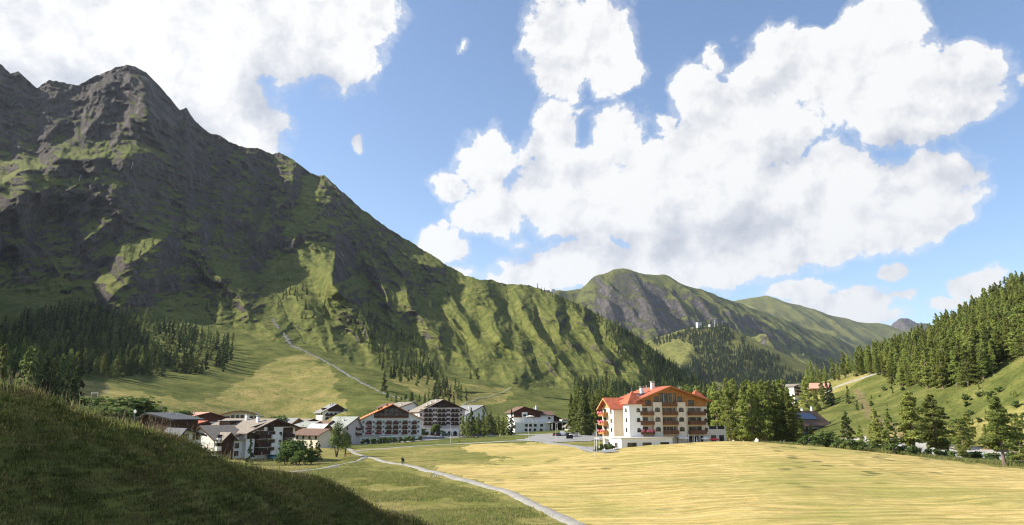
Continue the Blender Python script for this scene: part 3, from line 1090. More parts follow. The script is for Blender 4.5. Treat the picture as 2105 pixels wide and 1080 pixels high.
def empty(name, loc, rz=0.0):
    o = bpy.data.objects.new(name, None)
    o.location = loc
    o.rotation_euler = (0, 0, rz)
    o.empty_display_size = .5
    COL.objects.link(o)
    return o


# ------------------------------------------------------------------ roads, paths and streams, laid on the ground
def ribbon(name, pts, width, mat, lift=.09, on_mount=False, jag=0.0):
    if on_mount:
        w = []
        for (px, py) in pts:
            d, _, _, _ = mount_depth(np.array([float(px)]), np.array([float(py)]))
            dg = ground_hit(px, py, 300)[1]
            dd = min(float(d[0]), dg) if py > 700 else float(d[0])
            w.append(P(px, py, dd - 1.5))
    else:
        w = [ground_hit(*p) for p in pts]
    c = [Vector(p) for p in w]
    # resample with a smooth curve
    out = []
    for i in range(len(c) - 1):
        p0, p1, p2, p3 = c[max(i - 1, 0)], c[i], c[i + 1], c[min(i + 2, len(c) - 1)]
        n = max(2, int((p2 - p1).length / 1.6))
        for k in range(n):
            t = k / n
            out.append(.5 * ((2 * p1) + (p2 - p0) * t + (2 * p0 - 5 * p1 + 4 * p2 - p3) * t * t + (3 * p1 - p0 - 3 * p2 + p3) * t ** 3))
    out.append(c[-1])
    L, rows = len(out), []
    rr = random.Random(len(pts))
    for i, p in enumerate(out):
        a, b = out[max(i - 1, 0)], out[min(i + 1, L - 1)]
        d = Vector((b.x - a.x, b.y - a.y, 0)).normalized()
        s = Vector((d.y, -d.x, 0))
        wd = width if not isinstance(width, (tuple, list)) else width[0] + (width[1] - width[0]) * i / L
        row = []
        for k in (-1, -.5, 0, .5, 1):
            q = p + s * (k * wd / 2 + (rr.uniform(-jag, jag) if abs(k) == 1 else 0))
            row.append((q.x, q.y, q.z if on_mount else gz(q.x, q.y) + lift + .06 - (.30 if abs(k) == 1 else 0)))
        rows.append(row)
    A = np.array(rows)
    o = grid_mesh(name, A[:, :, 0], A[:, :, 1], A[:, :, 2], None, None, mat)
    o['kind'] = 'structure'
    return o


ribbon('path', [(1230, 1100), (1200, 1085), (1150, 1062), (1080, 1029), (1000, 1000), (930, 981), (870, 966), (820, 954), (775, 944), (748, 938), (728, 931), (712, 921)], 2.6, M['path'], jag=.28)
ribbon('path', [(752, 941), (720, 953), (680, 961), (640, 968), (596, 973)], 1.8, M['path'], .22)
ribbon('path', [(722, 930), (760, 925), (850, 918), (935, 913), (1000, 910), (1060, 907), (1110, 905)], 2.6, M['path'], .12)
ribbon('road', [(1068, 904), (1110, 907), (1150, 913), (1200, 921), (1250, 929)], 5.0, M['asphalt'], .14)
ribbon('road', [(800, 911), (900, 903), (1000, 897), (1100, 894), (1180, 891), (1260, 889)], 6.0, M['asphalt'], .1)
ribbon('farm_track', [(1690, 815), (1715, 798), (1740, 788), (1762, 781), (1790, 772), (1815, 765)], 3.2, M['path'], .25)
ribbon('farm_track', [(880, 850), (930, 843), (975, 824), (1010, 815), (1035, 806), (1052, 795)], 3.6, M['track'], .3)
ribbon('stream_bed', [(600, 712), (628, 722), (660, 738), (690, 755), (725, 776), (770, 800), (820, 818), (862, 826)], (3.4, 2.0), M['streamrock'], .25, jag=1.5)
ribbon('stream_bed', [(560, 655), (570, 672), (585, 690), (602, 713)], (3.0, 3.6), M['streamrock'], .5, on_mount=True, jag=2.5)
ribbon('river', [(1560, 902), (1640, 905), (1720, 910), (1800, 916), (1880, 924), (1960, 934), (2040, 942), (2120, 952), (2260, 970)], 9.0, M['riverbed'], .2, jag=.8)


def patch(name, poly, mat, lift=.1, step=2.0):
    """flat sheet laid on the ground inside an outline given in photo pixels"""
    w = [ground_hit(*p) for p in poly]
    xs = [p[0] for p in w]
    ys = [p[1] for p in w]
    gx, gy = np.meshgrid(np.arange(min(xs), max(xs) + step, step), np.arange(min(ys), max(ys) + step, step))
    ins = in_poly(gx, gy, [(p[0], p[1]) for p in w])
    z = ground_z(gx.ravel(), gy.ravel()).reshape(gx.shape) + lift
    keep = ins[:-1, :-1] | ins[1:, 1:] | ins[1:, :-1]
    o = grid_mesh(name, gx, gy, z, keep, None, mat)
    o['kind'] = 'structure'
    return o


patch('parking_area', [(1108, 894), (1262, 889), (1262, 905), (1215, 906), (1170, 909), (1130, 909), (1080, 905)], M['asphalt'], .16)
patch('forecourt', [(845, 896), (960, 893), (965, 898), (870, 905)], M['asphalt'], .16)
patch('forecourt', [(1190, 921), (1250, 918), (1262, 924), (1256, 931), (1216, 928)], M['asphalt'], .16)

# ------------------------------------------------------------------ buildings
_wcache = {}


def win_mesh(w, h, arch, fm, door=False):
    key = (round(w, 2), round(h, 2), arch, fm)
    if key in _wcache:
        return _wcache[key]
    f = .09
    fr, pn = MB(), MB()
    if not arch:
        for b in ((-w / 2, -w / 2 + f, 0, h), (w / 2 - f, w / 2, 0, h), (-w / 2 + f, w / 2 - f, 0, f), (-w / 2 + f, w / 2 - f, h - f, h)):
            fr.box(b[0], b[1], -.10, .04, b[2], b[3])
        if w > .9:
            n = max(1, int(round(w / 1.0)) - 1)
            for i in range(n):
                x = -w / 2 + w * (i + 1) / (n + 1)
                fr.box(x - .03, x + .03, -.08, .02, f, h - f)
        fr.box(-w / 2 - .08, w / 2 + .08, -.20, -.0, -.07, -.002)
        pn.box(-w / 2 + f, w / 2 - f, -.03, .03, f, h - f)
    else:
        r = w / 2
        n = 8
        rise = min(r, h * .35)
        outer = [(r, h - rise)] + [(r * math.cos(math.pi * i / n), h - rise + rise * math.sin(math.pi * i / n)) for i in range(1, n)] + [(-r, h - rise)]
        inner = [(x * (r - f) / r, z - f * .6) for x, z in outer]
        po = [(-r, 0)][::-1] + [(r, 0)]
        pn.prism([(-r + f, -.03, f), (r - f, -.03, f)] + [(x, -.03, z) for x, z in inner], (0, .06, 0))
        for (a, b, c, d) in zip(outer[:-1], outer[1:], inner[1:], inner[:-1]):
            fr.prism([(a[0], -.10, a[1]), (b[0], -.10, b[1]), (c[0], -.10, c[1]), (d[0], -.10, d[1])], (0, .14, 0))
        fr.box(-r, -r + f, -.10, .04, 0, h - rise)
        fr.box(r - f, r, -.10, .04, 0, h - rise)
        fr.box(-r + f, r - f, -.10, .04, 0, f)
        fr.box(-.03, .03, -.08, .02, f, h - f * 1.6)
    res = (fr.mesh('window', M[fm]), pn.mesh('pane', M['glass']))
    _wcache[key] = res
    return res


class House:
    """local frame: x along the front (0..W), y into the building, z up from the base"""
    def __init__(self, name, L, R, label, cat='house', group=None, sink=1.2):
        a, b = Vector(P(*L)), Vector(P(*R))
        self.W = math.hypot(b.x - a.x, b.y - a.y)
        self.z0 = min(a.z, b.z)
        self.rz = math.atan2(b.y - a.y, b.x - a.x)
        self.d = (L[2] + R[2]) / 2
        self.o = empty(name, (a.x, a.y, self.z0), self.rz)
        self.a = a
        self.sink = sink
        tag(self.o, label, cat, group)

    def hy(self, py, d=None):
        """height above the base of a photo row at this distance"""
        return (CZ + P(1052, py, d or self.d)[2] - CZ) - self.z0

    def body(self, x0, x1, y0, y1, eave, ridge, mat, rp=.5, axis='y', name='wall', eave_r=None):
        m = MB()
        er = eave if eave_r is None else eave_r
        s = -self.sink
        if axis == 'y':
            xr = x0 + (x1 - x0) * rp
            m.prism([(x0, y0, s), (x1, y0, s), (x1, y0, er), (xr, y0, ridge), (x0, y0, eave)], (0, y1 - y0, 0))
        elif axis == 'x':
            yr = y0 + (y1 - y0) * rp
            m.prism([(x0, y0, s), (x0, y1, s), (x0, y1, er), (x0, yr, ridge), (x0, y0, eave)], (x1 - x0, 0, 0))
        else:
            m.box(x0, x1, y0, y1, s, eave)
        return m.build(name, M[mat], self.o)

    def roof(self, x0, x1, y0, y1, eave, ridge, mat, ov=1.0, ovf=1.2, rp=.5, axis='y', th=.28, eave_r=None, lift=.03, name='roof', trim='dwood', n=None):
        m = MB()
        er = eave if eave_r is None else eave_r
        if axis == 'y':
            xr = x0 + (x1 - x0) * rp
            sl = (ridge - eave) / (xr - x0)
            sr = (ridge - er) / (x1 - xr)
            A = (x0 - ov, eave - ov * sl + lift)
            B = (xr, ridge + lift)
            C = (x1 + ov, er - ov * sr + lift)
            f0 = y0 - ovf
            ln = (y1 - y0) + 2 * ovf
            m.prism([(A[0], f0, A[1]), (B[0], f0, B[1]), (C[0], f0, C[1]), (C[0], f0, C[1] + th), (B[0], f0, B[1] + th * 1.15), (A[0], f0, A[1] + th)], (0, ln, 0))
            r = m.build(name, M[mat], self.o)
            t = MB()
            for (p, q) in ((A, B), (B, C)):
                t.prism([(p[0], f0 - .1, p[1] - .18), (q[0], f0 - .1, q[1] - .18), (q[0], f0 - .1, q[1] + th * .8), (p[0], f0 - .1, p[1] + th * .8)], (0, .095, 0))
            t.build('bargeboard', M[trim], r)
        elif axis == 'x':
            yr = y0 + (y1 - y0) * rp
            sl = (ridge - eave) / (yr - y0)
            sr = (ridge - er) / (y1 - yr)
            A = (y0 - ovf, eave - ovf * sl + lift)
            B = (yr, ridge + lift)
            C = (y1 + ovf, er - ovf * sr + lift)
            m.prism([(x0 - ov, A[0], A[1]), (x0 - ov, B[0], B[1]), (x0 - ov, C[0], C[1]), (x0 - ov, C[0], C[1] + th), (x0 - ov, B[0], B[1] + th * 1.15), (x0 - ov, A[0], A[1] + th)],
                    (x1 - x0 + 2 * ov, 0, 0))
            r = m.build(name, M[mat], self.o)
            t = MB()
            for (p, q) in ((A, B), (B, C)):
                t.prism([(x0 - ov - .1, p[0], p[1] - .18), (x0 - ov - .1, q[0], q[1] - .18), (x0 - ov - .1, q[0], q[1] + th * .8), (x0 - ov - .1, p[0], p[1] + th * .8)], (.095, 0, 0))
            t.build('bargeboard', M[trim], r)
        else:
            m.box(x0 - ov, x1 + ov, y0 - ovf, y1 + ovf, eave + .01, eave + th)
            r = m.build(name, M[mat], self.o)
        return r

    def gable_wood(self, x0, x1, zb, eave, ridge, mat, rp=.5, y=0.0, W=None, eave_r=None, inset=.0):
        """boarded gable triangle on the front, x0..x1 limits, zb its foot"""
        W = W or self.W
        er = eave if eave_r is None else eave_r
        xr = W * rp

        def top(x):
            return eave + (ridge - eave) * x / xr if x < xr else er + (ridge - er) * (W - x) / (W - xr)
        pts = [(x0, y - .07, zb), (x1, y - .07, zb)]
        if top(x1) > zb:
            pts.append((x1, y - .07, top(x1) - .02))
        if x0 < xr < x1:
            pts.append((xr, y - .07, ridge - .02))
        if top(x0) > zb:
            pts.append((x0, y - .07, top(x0) - .02))
        return MB().prism(pts, (0, .065, 0)).build('gable_cladding', M[mat], self.o)

    def win(self, u, z, w=1.1, h=1.2, face='f', y=0.0, arch=False, fm='frame', v=0.0):
        me, pn = win_mesh(w, h, arch, fm)
        if face == 'f':
            loc, rot = (u, y - .005, z), 0
        elif face == 'l':
            loc, rot = (v - .005, u, z), rad(-90)
        elif face == 'r':
            loc, rot = (v + .005, u, z), rad(90)
        o = put('window', me, self.o, loc, (0, 0, rot))
        p = put('pane', pn, o)
        return o

    def balcony(self, u0, u1, z, dep=1.3, mat='dwood', y=0.0, h=1.05, slab='white', flowers=False, face='f', v=0.0):
        m = MB().box(u0, u1, y - dep, y, z - .22, z)
        if face == 'l':
            m = MB().box(v - dep, v, u0, u1, z - .22, z)
        b = m.build('balcony', M[slab], self.o)
        r = MB()
        e = .02
        if face == 'f':
            n = max(3, int((u1 - u0) / .42))
            for i in range(n):
                a0 = u0 + (u1 - u0) * i / n
                a1 = u0 + (u1 - u0) * (i + 1) / n - .05
                r.box(a0, a1, y - dep - .05, y - dep - .005, z - .12, z + h - .12)
            r.box(u0 - .05, u1 + .05, y - dep - .1, y - dep + .02, z + h - .115, z + h)
            r.box(u0 - .05, u0 - .005, y - dep + .03, y - .01, z - .12, z + h)
            r.box(u1 + .005, u1 + .05, y - dep + .03, y - .01, z - .12, z + h)
        else:
            n = max(3, int((u1 - u0) / .42))
            for i in range(n):
                a0 = u0 + (u1 - u0) * i / n
                a1 = u0 + (u1 - u0) * (i + 1) / n - .05
                r.box(v - dep - .05, v - dep - .005, a0, a1, z - .12, z + h - .12)
            r.box(v - dep - .1, v - dep + .02, u0, u1, z + h - .115, z + h)
            r.box(v - dep + .03, v - .01, u0 - .05, u0 - .005, z - .12, z + h)
            r.box(v - dep + .03, v - .01, u1 + .005, u1 + .05, z - .12, z + h)
        r.build('railing', M[mat], b)
        if flowers:
            fl = MB()
            rr = random.Random(int(u0 * 10 + z * 7))
            for i in range(int((u1 - u0) * 5)):
                a = rr.uniform(u0, u1)
                s = rr.uniform(.10, .2)
                c = (a, y - dep - .15 - rr.uniform(0, .2), z + h + rr.uniform(-.35, .2)) if face == 'f' else (v - dep - .15 - rr.uniform(0, .2), a, z + h + rr.uniform(-.35, .2))
                fl.box(c[0] - s, c[0] + s, c[1] - s, c[1] + s, c[2] - s, c[2] + s)
            fl.build('flowers', M['flowers'], b)['kind'] = 'stuff'
        return b

    def chimney(self, x, y, z, w=.9, h=2.0, mat='white', cap='concrete'):
        c = MB().box(x - w / 2, x + w / 2, y - w / 2, y + w / 2, z - 1.0, z + h).build('chimney', M[mat], self.o)
        k = MB()
        for sx in (-1, 1):
            for sy in (-1, 1):
                k.box(x + sx * w * .38 - .06, x + sx * w * .38 + .06, y + sy * w * .38 - .06, y + sy * w * .38 + .06, z + h, z + h + .3)
        k.box(x - w * .68, x + w * .68, y - w * .68, y + w * .68, z + h + .3, z + h + .42)
        k.build('chimney_cap', M[cap], c)
        return c

    def flue(self, x, y, z, h=1.2):
        return MB().tube((x, y, z - .5), (x, y, z + h), .14).tube((x, y, z + h), (x, y, z + h + .12), .22).build('flue', M['metal'], self.o)

    def awning(self, u0, u1, z, dep=2.2, drop=.7, mat='canvas', y=0.0):
        m = MB()
        m.prism([(u0, y, z), (u0, y - dep, z - drop), (u0, y - dep, z - drop - .3), (u0, y - dep + .06, z - drop - .3), (u0, y - dep + .06, z - drop + .0), (u0, y, z - .06)], (u1 - u0, 0, 0))
        return m.build('awning', M[mat], self.o)

    def box(self, name, x0, x1, y0, y1, z0, z1, mat):
        return MB().box(x0, x1, y0, y1, z0, z1).build(name, M[mat], self.o)

    def pyramid(self, x0, x1, y0, y1, z, h, mat, ov=.6):
        xm, ym = (x0 + x1) / 2, (y0 + y1) / 2
        x0, x1, y0, y1 = x0 - ov, x1 + ov, y0 - ov, y1 + ov
        m = MB().add([(x0, y0, z), (x1, y0, z), (x1, y1, z), (x0, y1, z), (xm, ym, z + h), (x0, y0, z - .18), (x1, y0, z - .18), (x1, y1, z - .18), (x0, y1, z - .18)],
                     [(0, 1, 4), (1, 2, 4), (2, 3, 4), (3, 0, 4), (0, 5, 6, 1), (1, 6, 7, 2), (2, 7, 8, 3), (3, 8, 5, 0), (5, 8, 7, 6)])
        o = m.build('turret_roof', M[mat], self.o)
        MB().tube((xm, ym, z + h - .1), (xm, ym, z + h + .9), .05).build('finial', M['metal'], o)
        return o


def rows_cols(h, zs, cols, w=1.1, hh=1.2, **kw):
    for z in zs:
        for u in cols:
            h.win(u, z, w, hh, **kw)


# ---- the cream hotel with the red tiled roof
h = House('hotel', (1312, 917, 213), (1457, 913, 219), 'cream five storey hotel with red tiled roof, honey wood gable and red pyramid turrets', 'hotel')
W = h.W
u = lambda px: (px - 1312) / 145.0 * W
EA, RI, RP = 13.5, 17.6, .46
h.body(0, W, 0, 17, EA, RI, 'cream', RP)
h.roof(0, W, 0, 17, EA, RI, 'tile_red', 1.2, 1.8, RP, trim='owood')
h.gable_wood(.1, W - .1, 11.7, EA, RI, 'owood', RP, eave_r=EA)
# white towers in the front with arched windows
for (a, b) in ((1343, 1361.5), (1392, 1410)):
    MB().box(u(a), u(b), -.75, -.072, -1.2, 12.9).build('bay', M['cream'], h.o)
    for z in (4.5, 7.4, 10.3):
        h.win((u(a) + u(b)) / 2 - .1, z - .3, 1.6, 1.35, y=-.75, arch=True)
    MB().box(u(a) - .05, u(b) + .05, -.85, -.078, 12.9, 13.0).build('bay_cap', M['concrete'], h.o)
    h.win((u(a) + u(b)) / 2, 13.2, 1.5, 1.5, y=-.07)
h.win(u(1376), 12.6, 5.4, 3.1, y=-.07)
h.win(u(1335), 12.0, 1.6, 1.6, y=-.07)
h.win(u(1424), 12.0, 2.0, 1.6, y=-.07)
for k in (-1, 0, 1):
    MB().box(u(1376) + k * 1.55 - .09, u(1376) + k * 1.55 + .09, -.3, -.1, 11.9, 16.2 - abs(k) * .6).build('post', M['lwood'], h.o)
h.balcony(u(1361.8), u(1391.8), 11.8, 1.2, 'bwood', slab='lwood')
for z in (3.5, 6.3, 9.15):
    h.balcony(u(1315), u(1342.5), z, 1.5, 'bwood', slab='lwood', flowers=(z == 3.5))
    h.balcony(u(1362), u(1391.5), z, 1.5, 'bwood', slab='lwood')
    h.balcony(u(1416), u(1449), z, 1.5, 'bwood', slab='lwood')
    for px, w_ in ((1327, 2.0), (1367, 1.0), (1374, .9), (1381, 1.1), (1388, .8), (1422, 1.8), (1430, 1.0), (1439, 1.5)):
        h.win(u(px), z + .02, w_, 2.1)
    h.win(u(1453.5), z + .5, 1.0, 1.3, arch=True)
# ground floor: pillars and tall glass doors
for px in (1396, 1406, 1418, 1430, 1441):
    h.win(u(px), .05, 1.5, 2.7)
for px in (1412, 1424, 1436):
    MB().tube((u(px), -.9, -.5), (u(px), -.9, 3.2), .16).build('pillar', M['white'], h.o)
h.awning(u(1386), u(1406), 2.9, 3.0, .5, y=-.1)
# left corner turret
h.box('turret', -3.2, 1.1, -1.4, 3.0, -1.2, 12.3, 'white')
h.pyramid(-3.2, 1.1, -1.4, 3.0, 12.5, 3.9, 'tile_red', .75)
for z in (4.0, 7.0, 9.9):
    h.win(-.2, z, 1.1, 1.3, y=-1.4, arch=True)
    h.win(.8, z, 1.1, 1.3, face='l', v=-3.2, arch=True)
# right corner turret
h.pyramid(W - 3.9, W + .2, .8, 4.9, 14.0, 3.0, 'tile_red', .6)
# wing on the left flank with its own gable
h.body(-4.3, 7.0, 8.0, 17.5, 11.3, 14.2, 'cream', axis='x', name='side_wing')
h.roof(-4.3, 6.0, 8.0, 17.5, 11.3, 14.2, 'tile_red', 1.5, 1.0, axis='x', trim='lwood')
MB().prism([(-4.37, 8.1, 11.3), (-4.37, 17.4, 11.3), (-4.37, 12.75, 14.1)], (.065, 0, 0)).build('gable_cladding', M['lwood'], h.o)
for z in (3.6, 6.4, 9.2):
    h.balcony(12.6, 17.2, z - .3, 1.6, 'owood', face='l', v=-4.3, flowers=True, slab='lwood')
    h.win(14.8, z - .25, 1.8, 2.1, face='l', v=-4.3)
    h.win(10.0, z + .4, .9, 1.2, face='l', v=-4.3)
    h.win(5.6, z + .4, .9, 1.2, face='l', v=0)
# dormer and chimneys
h.body(1.4, 5.2, 3.6, 7.6, 15.4, 15.9, 'white', name='dormer', axis='flat')
h.box('dormer_roof', .8, 7.5, 3.2, 8.0, 15.42, 15.7, 'dark_roof')
h.win(5.6, 14.2, 2.2, 1.0, face='l', v=1.4, fm='wframe')
h.chimney(4.6, 5.6, 15.4, 1.1, 2.0)
h.chimney(9.2, 7.5, 17.2, 1.0, 2.0)
h.chimney(16.3, 7.0, 15.4, .8, 1.5)
h.flue(2.2, 11.0, 14.6, 1.3)
h.flue(8.0, 9.5, 17.0, 1.4)
h.flue(15.4, 4.0, 15.6, 1.2)
dish = MB()
for i in range(10):
    a0, a1 = 2 * math.pi * i / 10, 2 * math.pi * (i + 1) / 10
    dish.add([(17.5, 5.9, 17.3), (17.5 + .55 * math.cos(a0), 5.7, 17.3 + .55 * math.sin(a0)), (17.5 + .55 * math.cos(a1), 5.7, 17.3 + .55 * math.sin(a1))], [(0, 1, 2)])
dish.tube((17.5, 6, 14.5), (17.5, 6, 17.3), .05)
dish.build('satellite_dish', M['wmetal'], h.o)
# terrace wing on the right
h.body(W + .01, W + 6.3, 0, 9, 4.7, 4.7, 'cream', axis='flat', name='terrace_wing')
for x in (W + 1.8, W + 4.6):
    h.win(x, .05, 1.7, 2.9)
for x in (W + .3, W + 3.2, W + 6.0):
    h.box('post', x - .14, x + .14, .02, .3, 4.71, 5.9, 'cream')
h.box('terrace_railing', W + .46, W + 3.04, .08, .14, 4.8, 5.7, 'black')
h.box('terrace_railing', W + 3.36, W + 5.84, .08, .14, 4.8, 5.7, 'black')
HOTEL = h

# flat annex before the hotel
h = House('annex', (1278, 927, 204), (1383, 919, 210.5), 'low white flat roofed annex with three wide windows in front of the red roofed hotel', 'annex', sink=1.5)
h.body(0, h.W, 0, 10, 3.45, 3.45, 'white', axis='flat')
h.roof(0, h.W, 0, 10, 3.45, 3.45, 'white_roof', .35, .35, axis='flat', th=.22)
for f_ in (.20, .49, .84):
    h.win(h.W * f_, .95, 3.0, 1.25)
h.win(3.0, .9, 1.6, 1.25, face='l', v=0)
h.win(7.0, .9, .9, 1.25, face='l', v=0)
h.box('canopy', -3.2, -.37, 7.5, 10.5, 3.2, 3.36, 'white_roof')
MB().tube((-3.0, 7.8, -1.5), (-3.0, 7.8, 3.2), .06).build('canopy_post', M['wmetal'], h.o)

# ---- the long hotel with the orange roof
h = House('hotel', (740, 914, 378), (866, 904, 387), 'wide white hotel with orange roof, red brown balconies and a broad glazed gable', 'hotel')
W = h.W
u = lambda px: (px - 740) / 126.0 * W
hb = h.hy(914, 378)
EA = h.hy(862, 380)
RI = h.hy(832, 382)
h.body(0, W, 0, 17, EA, RI, 'white')
h.roof(0, W, 0, 17, EA, RI, 'tile_orange', 1.0, 1.6, trim='tile_orange')
zg = h.hy(859, 380)
h.gable_wood(u(766), u(838), zg, EA, RI, 'dwood')
for i in range(7):
    px = 771 + i * 10.2
    top = RI - abs(px - 803) / 63.0 * (RI - EA) - .9
    if top - zg > 1.2:
        h.win(u(px), zg + .15, 2.3, min(top - zg, 2.4), y=-.07)
        if top - zg > 3.6:
            h.win(u(px), zg + 2.75, 2.3, min(top - zg - 2.7, 2.2), y=-.07)
h.balcony(u(768), u(836), zg, 1.3, 'rwood')
for rowi, py in enumerate((873, 883, 893)):
    z = h.hy(py, 380) + .1
    for ci, (a, b) in enumerate(((750, 761.5), (770, 782), (790, 802.5), (804.5, 817), (824, 836), (844, 855))):
        h.balcony(u(a), u(b), z, 1.2, 'rwood', flowers=(rowi, ci) in ((1, 0), (2, 0), (2, 1)))
        h.win((u(a) + u(b)) / 2 + .3, z + .02, (u(b) - u(a)) * .8, 2.0)
    for px in (745, 766, 786, 820.5, 840, 859):
        h.win(u(px), z + .6, 1.3, 1.3, fm='wframe')
h.box('balcony_band', u(745), u(804), -1.6, -.01, h.hy(894, 380) - .25, h.hy(894, 380) - .0, 'white')
for px in (804, 763, 784, 823, 843):
    h.box('wall_fin', u(px) - .09, u(px) + .09, -1.35, -.02, h.hy(894, 380) + .02, h.hy(862.5 if px not in (763, 843) else 866, 380), 'white')
# ground floor
for px in (748, 757):
    h.win(u(px), .8, 1.4, 1.6, y=0)
h.win(u(768), .0, 2.6, 3.0, arch=True)
h.awning(u(777), u(817), 4.6, 3.2, .5)
for px in (781, 790, 799, 810):
    h.win(u(px), .2, 2.0, 2.6)
for px, w_ in ((822, 1.3), (829, 2.6), (843, 2.8), (852, 1.5), (860, 1.2)):
    h.win(u(px), .5, w_, 2.1, fm='wframe')
for i, px in enumerate((778, 783, 795)):
    h.chimney(u(px), 6, RI - abs(px - 803) / 63.0 * (RI - EA) + .2, 1.0, 1.0, 'dwood', 'dark_roof')
for px in (822, 848, 851):
    h.chimney(u(px), 5, RI - abs(px - 803) / 63.0 * (RI - EA) + .1, .8, .6, 'dwood', 'dark_roof')
for z in (6.5, 9.3, 12.0):
    for y_ in (3, 8, 13):
        h.win(y_, z, 1.2, 1.2, face='l', v=0)

# ---- rose hotel with dark gable, behind on the right
h = House('hotel', (861, 898, 424), (955, 893, 437), 'pale rose hotel with dark wooden gable and black balconies above a white arcade', 'hotel')
W = h.W
u = lambda px: (px - 861) / 94.0 * W
EA = h.hy(846, 424)
RI = h.hy(822, 430)
EAR = h.hy(843, 437)
h.body(0, W, 0, 18, EA, RI, 'pinkish', eave_r=EAR)
h.roof(0, W, 0, 18, EA, RI, 'stone_roof', 1.1, 2.0, eave_r=EAR)
h.gable_wood(u(868), u(945), h.hy(838, 430), EA, RI, 'dwood', eave_r=EAR)
for i, py in enumerate((848, 857, 866, 874.5)):
    z = h.hy(py, 430)
    for (a, b) in ((869.5, 887), (897, 915), (925, 942)):
        h.balcony(u(a), u(b), z, 1.3, 'dwood')
        h.win((u(a) * .72 + u(b) * .28), z + .02, 2.0, 2.0)
        h.win((u(a) * .25 + u(b) * .75), z + .02, 2.0, 2.0)
    for px in (864.5, 890, 895, 918, 922, 947):
        h.win(u(px), z + .7, 1.2, 1.2)
h.balcony(u(897), u(915), h.hy(838, 430), 1.3, 'dwood')
h.win(u(906), h.hy(838, 430) + .02, 4.0, 2.0, y=-.07)
h.body(-2.0, W * .75, -9, -.02, 4.9, 4.9, 'white', axis='flat', name='arcade_wing')
for k in range(6):
    h.win(1.8 + k * 3.6, .1, 2.4, 3.2, y=-9, arch=True)
h.box('arcade_roof', -2.3, W * .75 + .3, -9.3, -.05, 4.92, 5.1, 'concrete')
for x, y_ in ((6, 4), (9.5, 6), (12.5, 5)):
    h.chimney(x, y_, EA + (RI - EA) * x / (W / 2) + .1, .8, 1.2)
for z in (6, 9, 12):
    for y_ in (4, 9, 14):
        h.win(y_, z, 1.1, 1.1, face='l', v=0)

# ---- white hotel with dark balconies up left
h = House('hotel', (661, 886, 450), (716, 883, 459), 'small white hotel with grey roof, dormer and three rows of dark wooden balconies', 'hotel')
W = h.W
u = lambda px: (px - 661) / 55.0 * W
EA = h.hy(847, 452)
RI = h.hy(832, 456)
h.body(0, W, 0, 15, EA, RI, 'white')
h.roof(0, W, 0, 15, EA, RI, 'grey_roof', 1.6, 1.5)
h.gable_wood(u(672), u(704), h.hy(846, 454), EA, RI, 'dwood')
for py in (855, 863, 871.5):
    z = h.hy(py, 454)
    h.balcony(u(667), u(704), z, 1.3, 'dwood')
    h.balcony(u(705), u(716), z, 1.3, 'rwood')
    for px in (671, 679, 688, 698):
        h.win(u(px), z, 1.6, 2.0, arch=True)
    h.win(u(710), z + .6, 1.2, 1.2, fm='wframe')
    for y_ in (2.2, 7.5, 12.5):
        h.win(y_, z + .4, 1.2, 1.3, face='l', v=0)
h.balcony(u(674), u(700), h.hy(846, 454), 1.2, 'dwood')
for px in (680, 687, 694):
    h.win(u(px), h.hy(846, 454) + .05, 1.4, 1.7, y=-.07)
h.box('dormer', 1.0, 4.5, 4, 7.5, EA - .2, EA + 2.4, 'dwood')
h.box('dormer_roof', .6, 5.6, 3.6, 7.9, EA + 2.42, EA + 2.6, 'dark_roof')
h.win(5.7, EA + .9, 1.6, 1.1, face='l', v=1.0, fm='wframe')
for x, y_ in ((6.0, 5), (7.4, 5), (9.8, 7)):
    h.chimney(x, y_, EA + (RI - EA) * min(x, W - x) / (W / 2) + .1, .7, 1.3, 'greyw')

# ---- big chalet in front on the left
h = House('chalet', (503, 947, 208), (603, 936, 224), 'large white chalet with broad stone grey roof and dark balconies behind the grassy crest', 'chalet', sink=3)
W = h.W
u = lambda px: (px - 503) / 100.0 * W
EA = h.hy(889, 210)
RI = h.hy(863, 216)
EAR = h.hy(879, 224)
h.body(0, W, 0, 21, EA, RI, 'white', .53, eave_r=EAR)
h.roof(0, W, 0, 21, EA, RI, 'stone_roof', 1.2, 1.6, .53, eave_r=EAR)
h.gable_wood(u(508), u(600), h.hy(878, 216), EA, RI, 'dwood', .53, eave_r=EAR)
for py in (901, 918, 934):
    z = h.hy(py, 214)
    h.balcony(u(521), u(546), z, 1.4, 'dwood')
    h.balcony(u(546.6), u(562), z, 1.9, 'white')
    h.balcony(u(578), u(597), z, 1.3, 'dwood')
    for px, w_ in ((526, 1.4), (534, 1.2), (541, 1.2), (551, 1.4), (557, 1.2), (585, 1.3), (592, 1.2)):
        h.win(u(px), z + .02, w_, 1.95, y=-.1 if px not in (551, 557) else 0)
    h.win(u(572), z + .7, 1.0, 1.0)
h.box('shade_panel', u(504), u(519), -.28, -.01, h.hy(902, 211), h.hy(889.5, 211), 'dwood')
h.box('timber_facade', u(519.5), u(546), -.09, -.01, h.hy(934, 214), h.hy(886, 214), 'dwood')
h.box('timber_facade', u(577), u(598), -.09, -.01, h.hy(920, 216), h.hy(879, 220), 'dwood')
h.win(u(530), h.hy(884, 216), 2.0, 1.3, y=-.09)
h.win(u(550), h.hy(886, 216), 2.4, 2.0, y=-.07)
h.awning(u(545), u(572), h.hy(934, 214) - .3, 2.6, .8, 'teal')
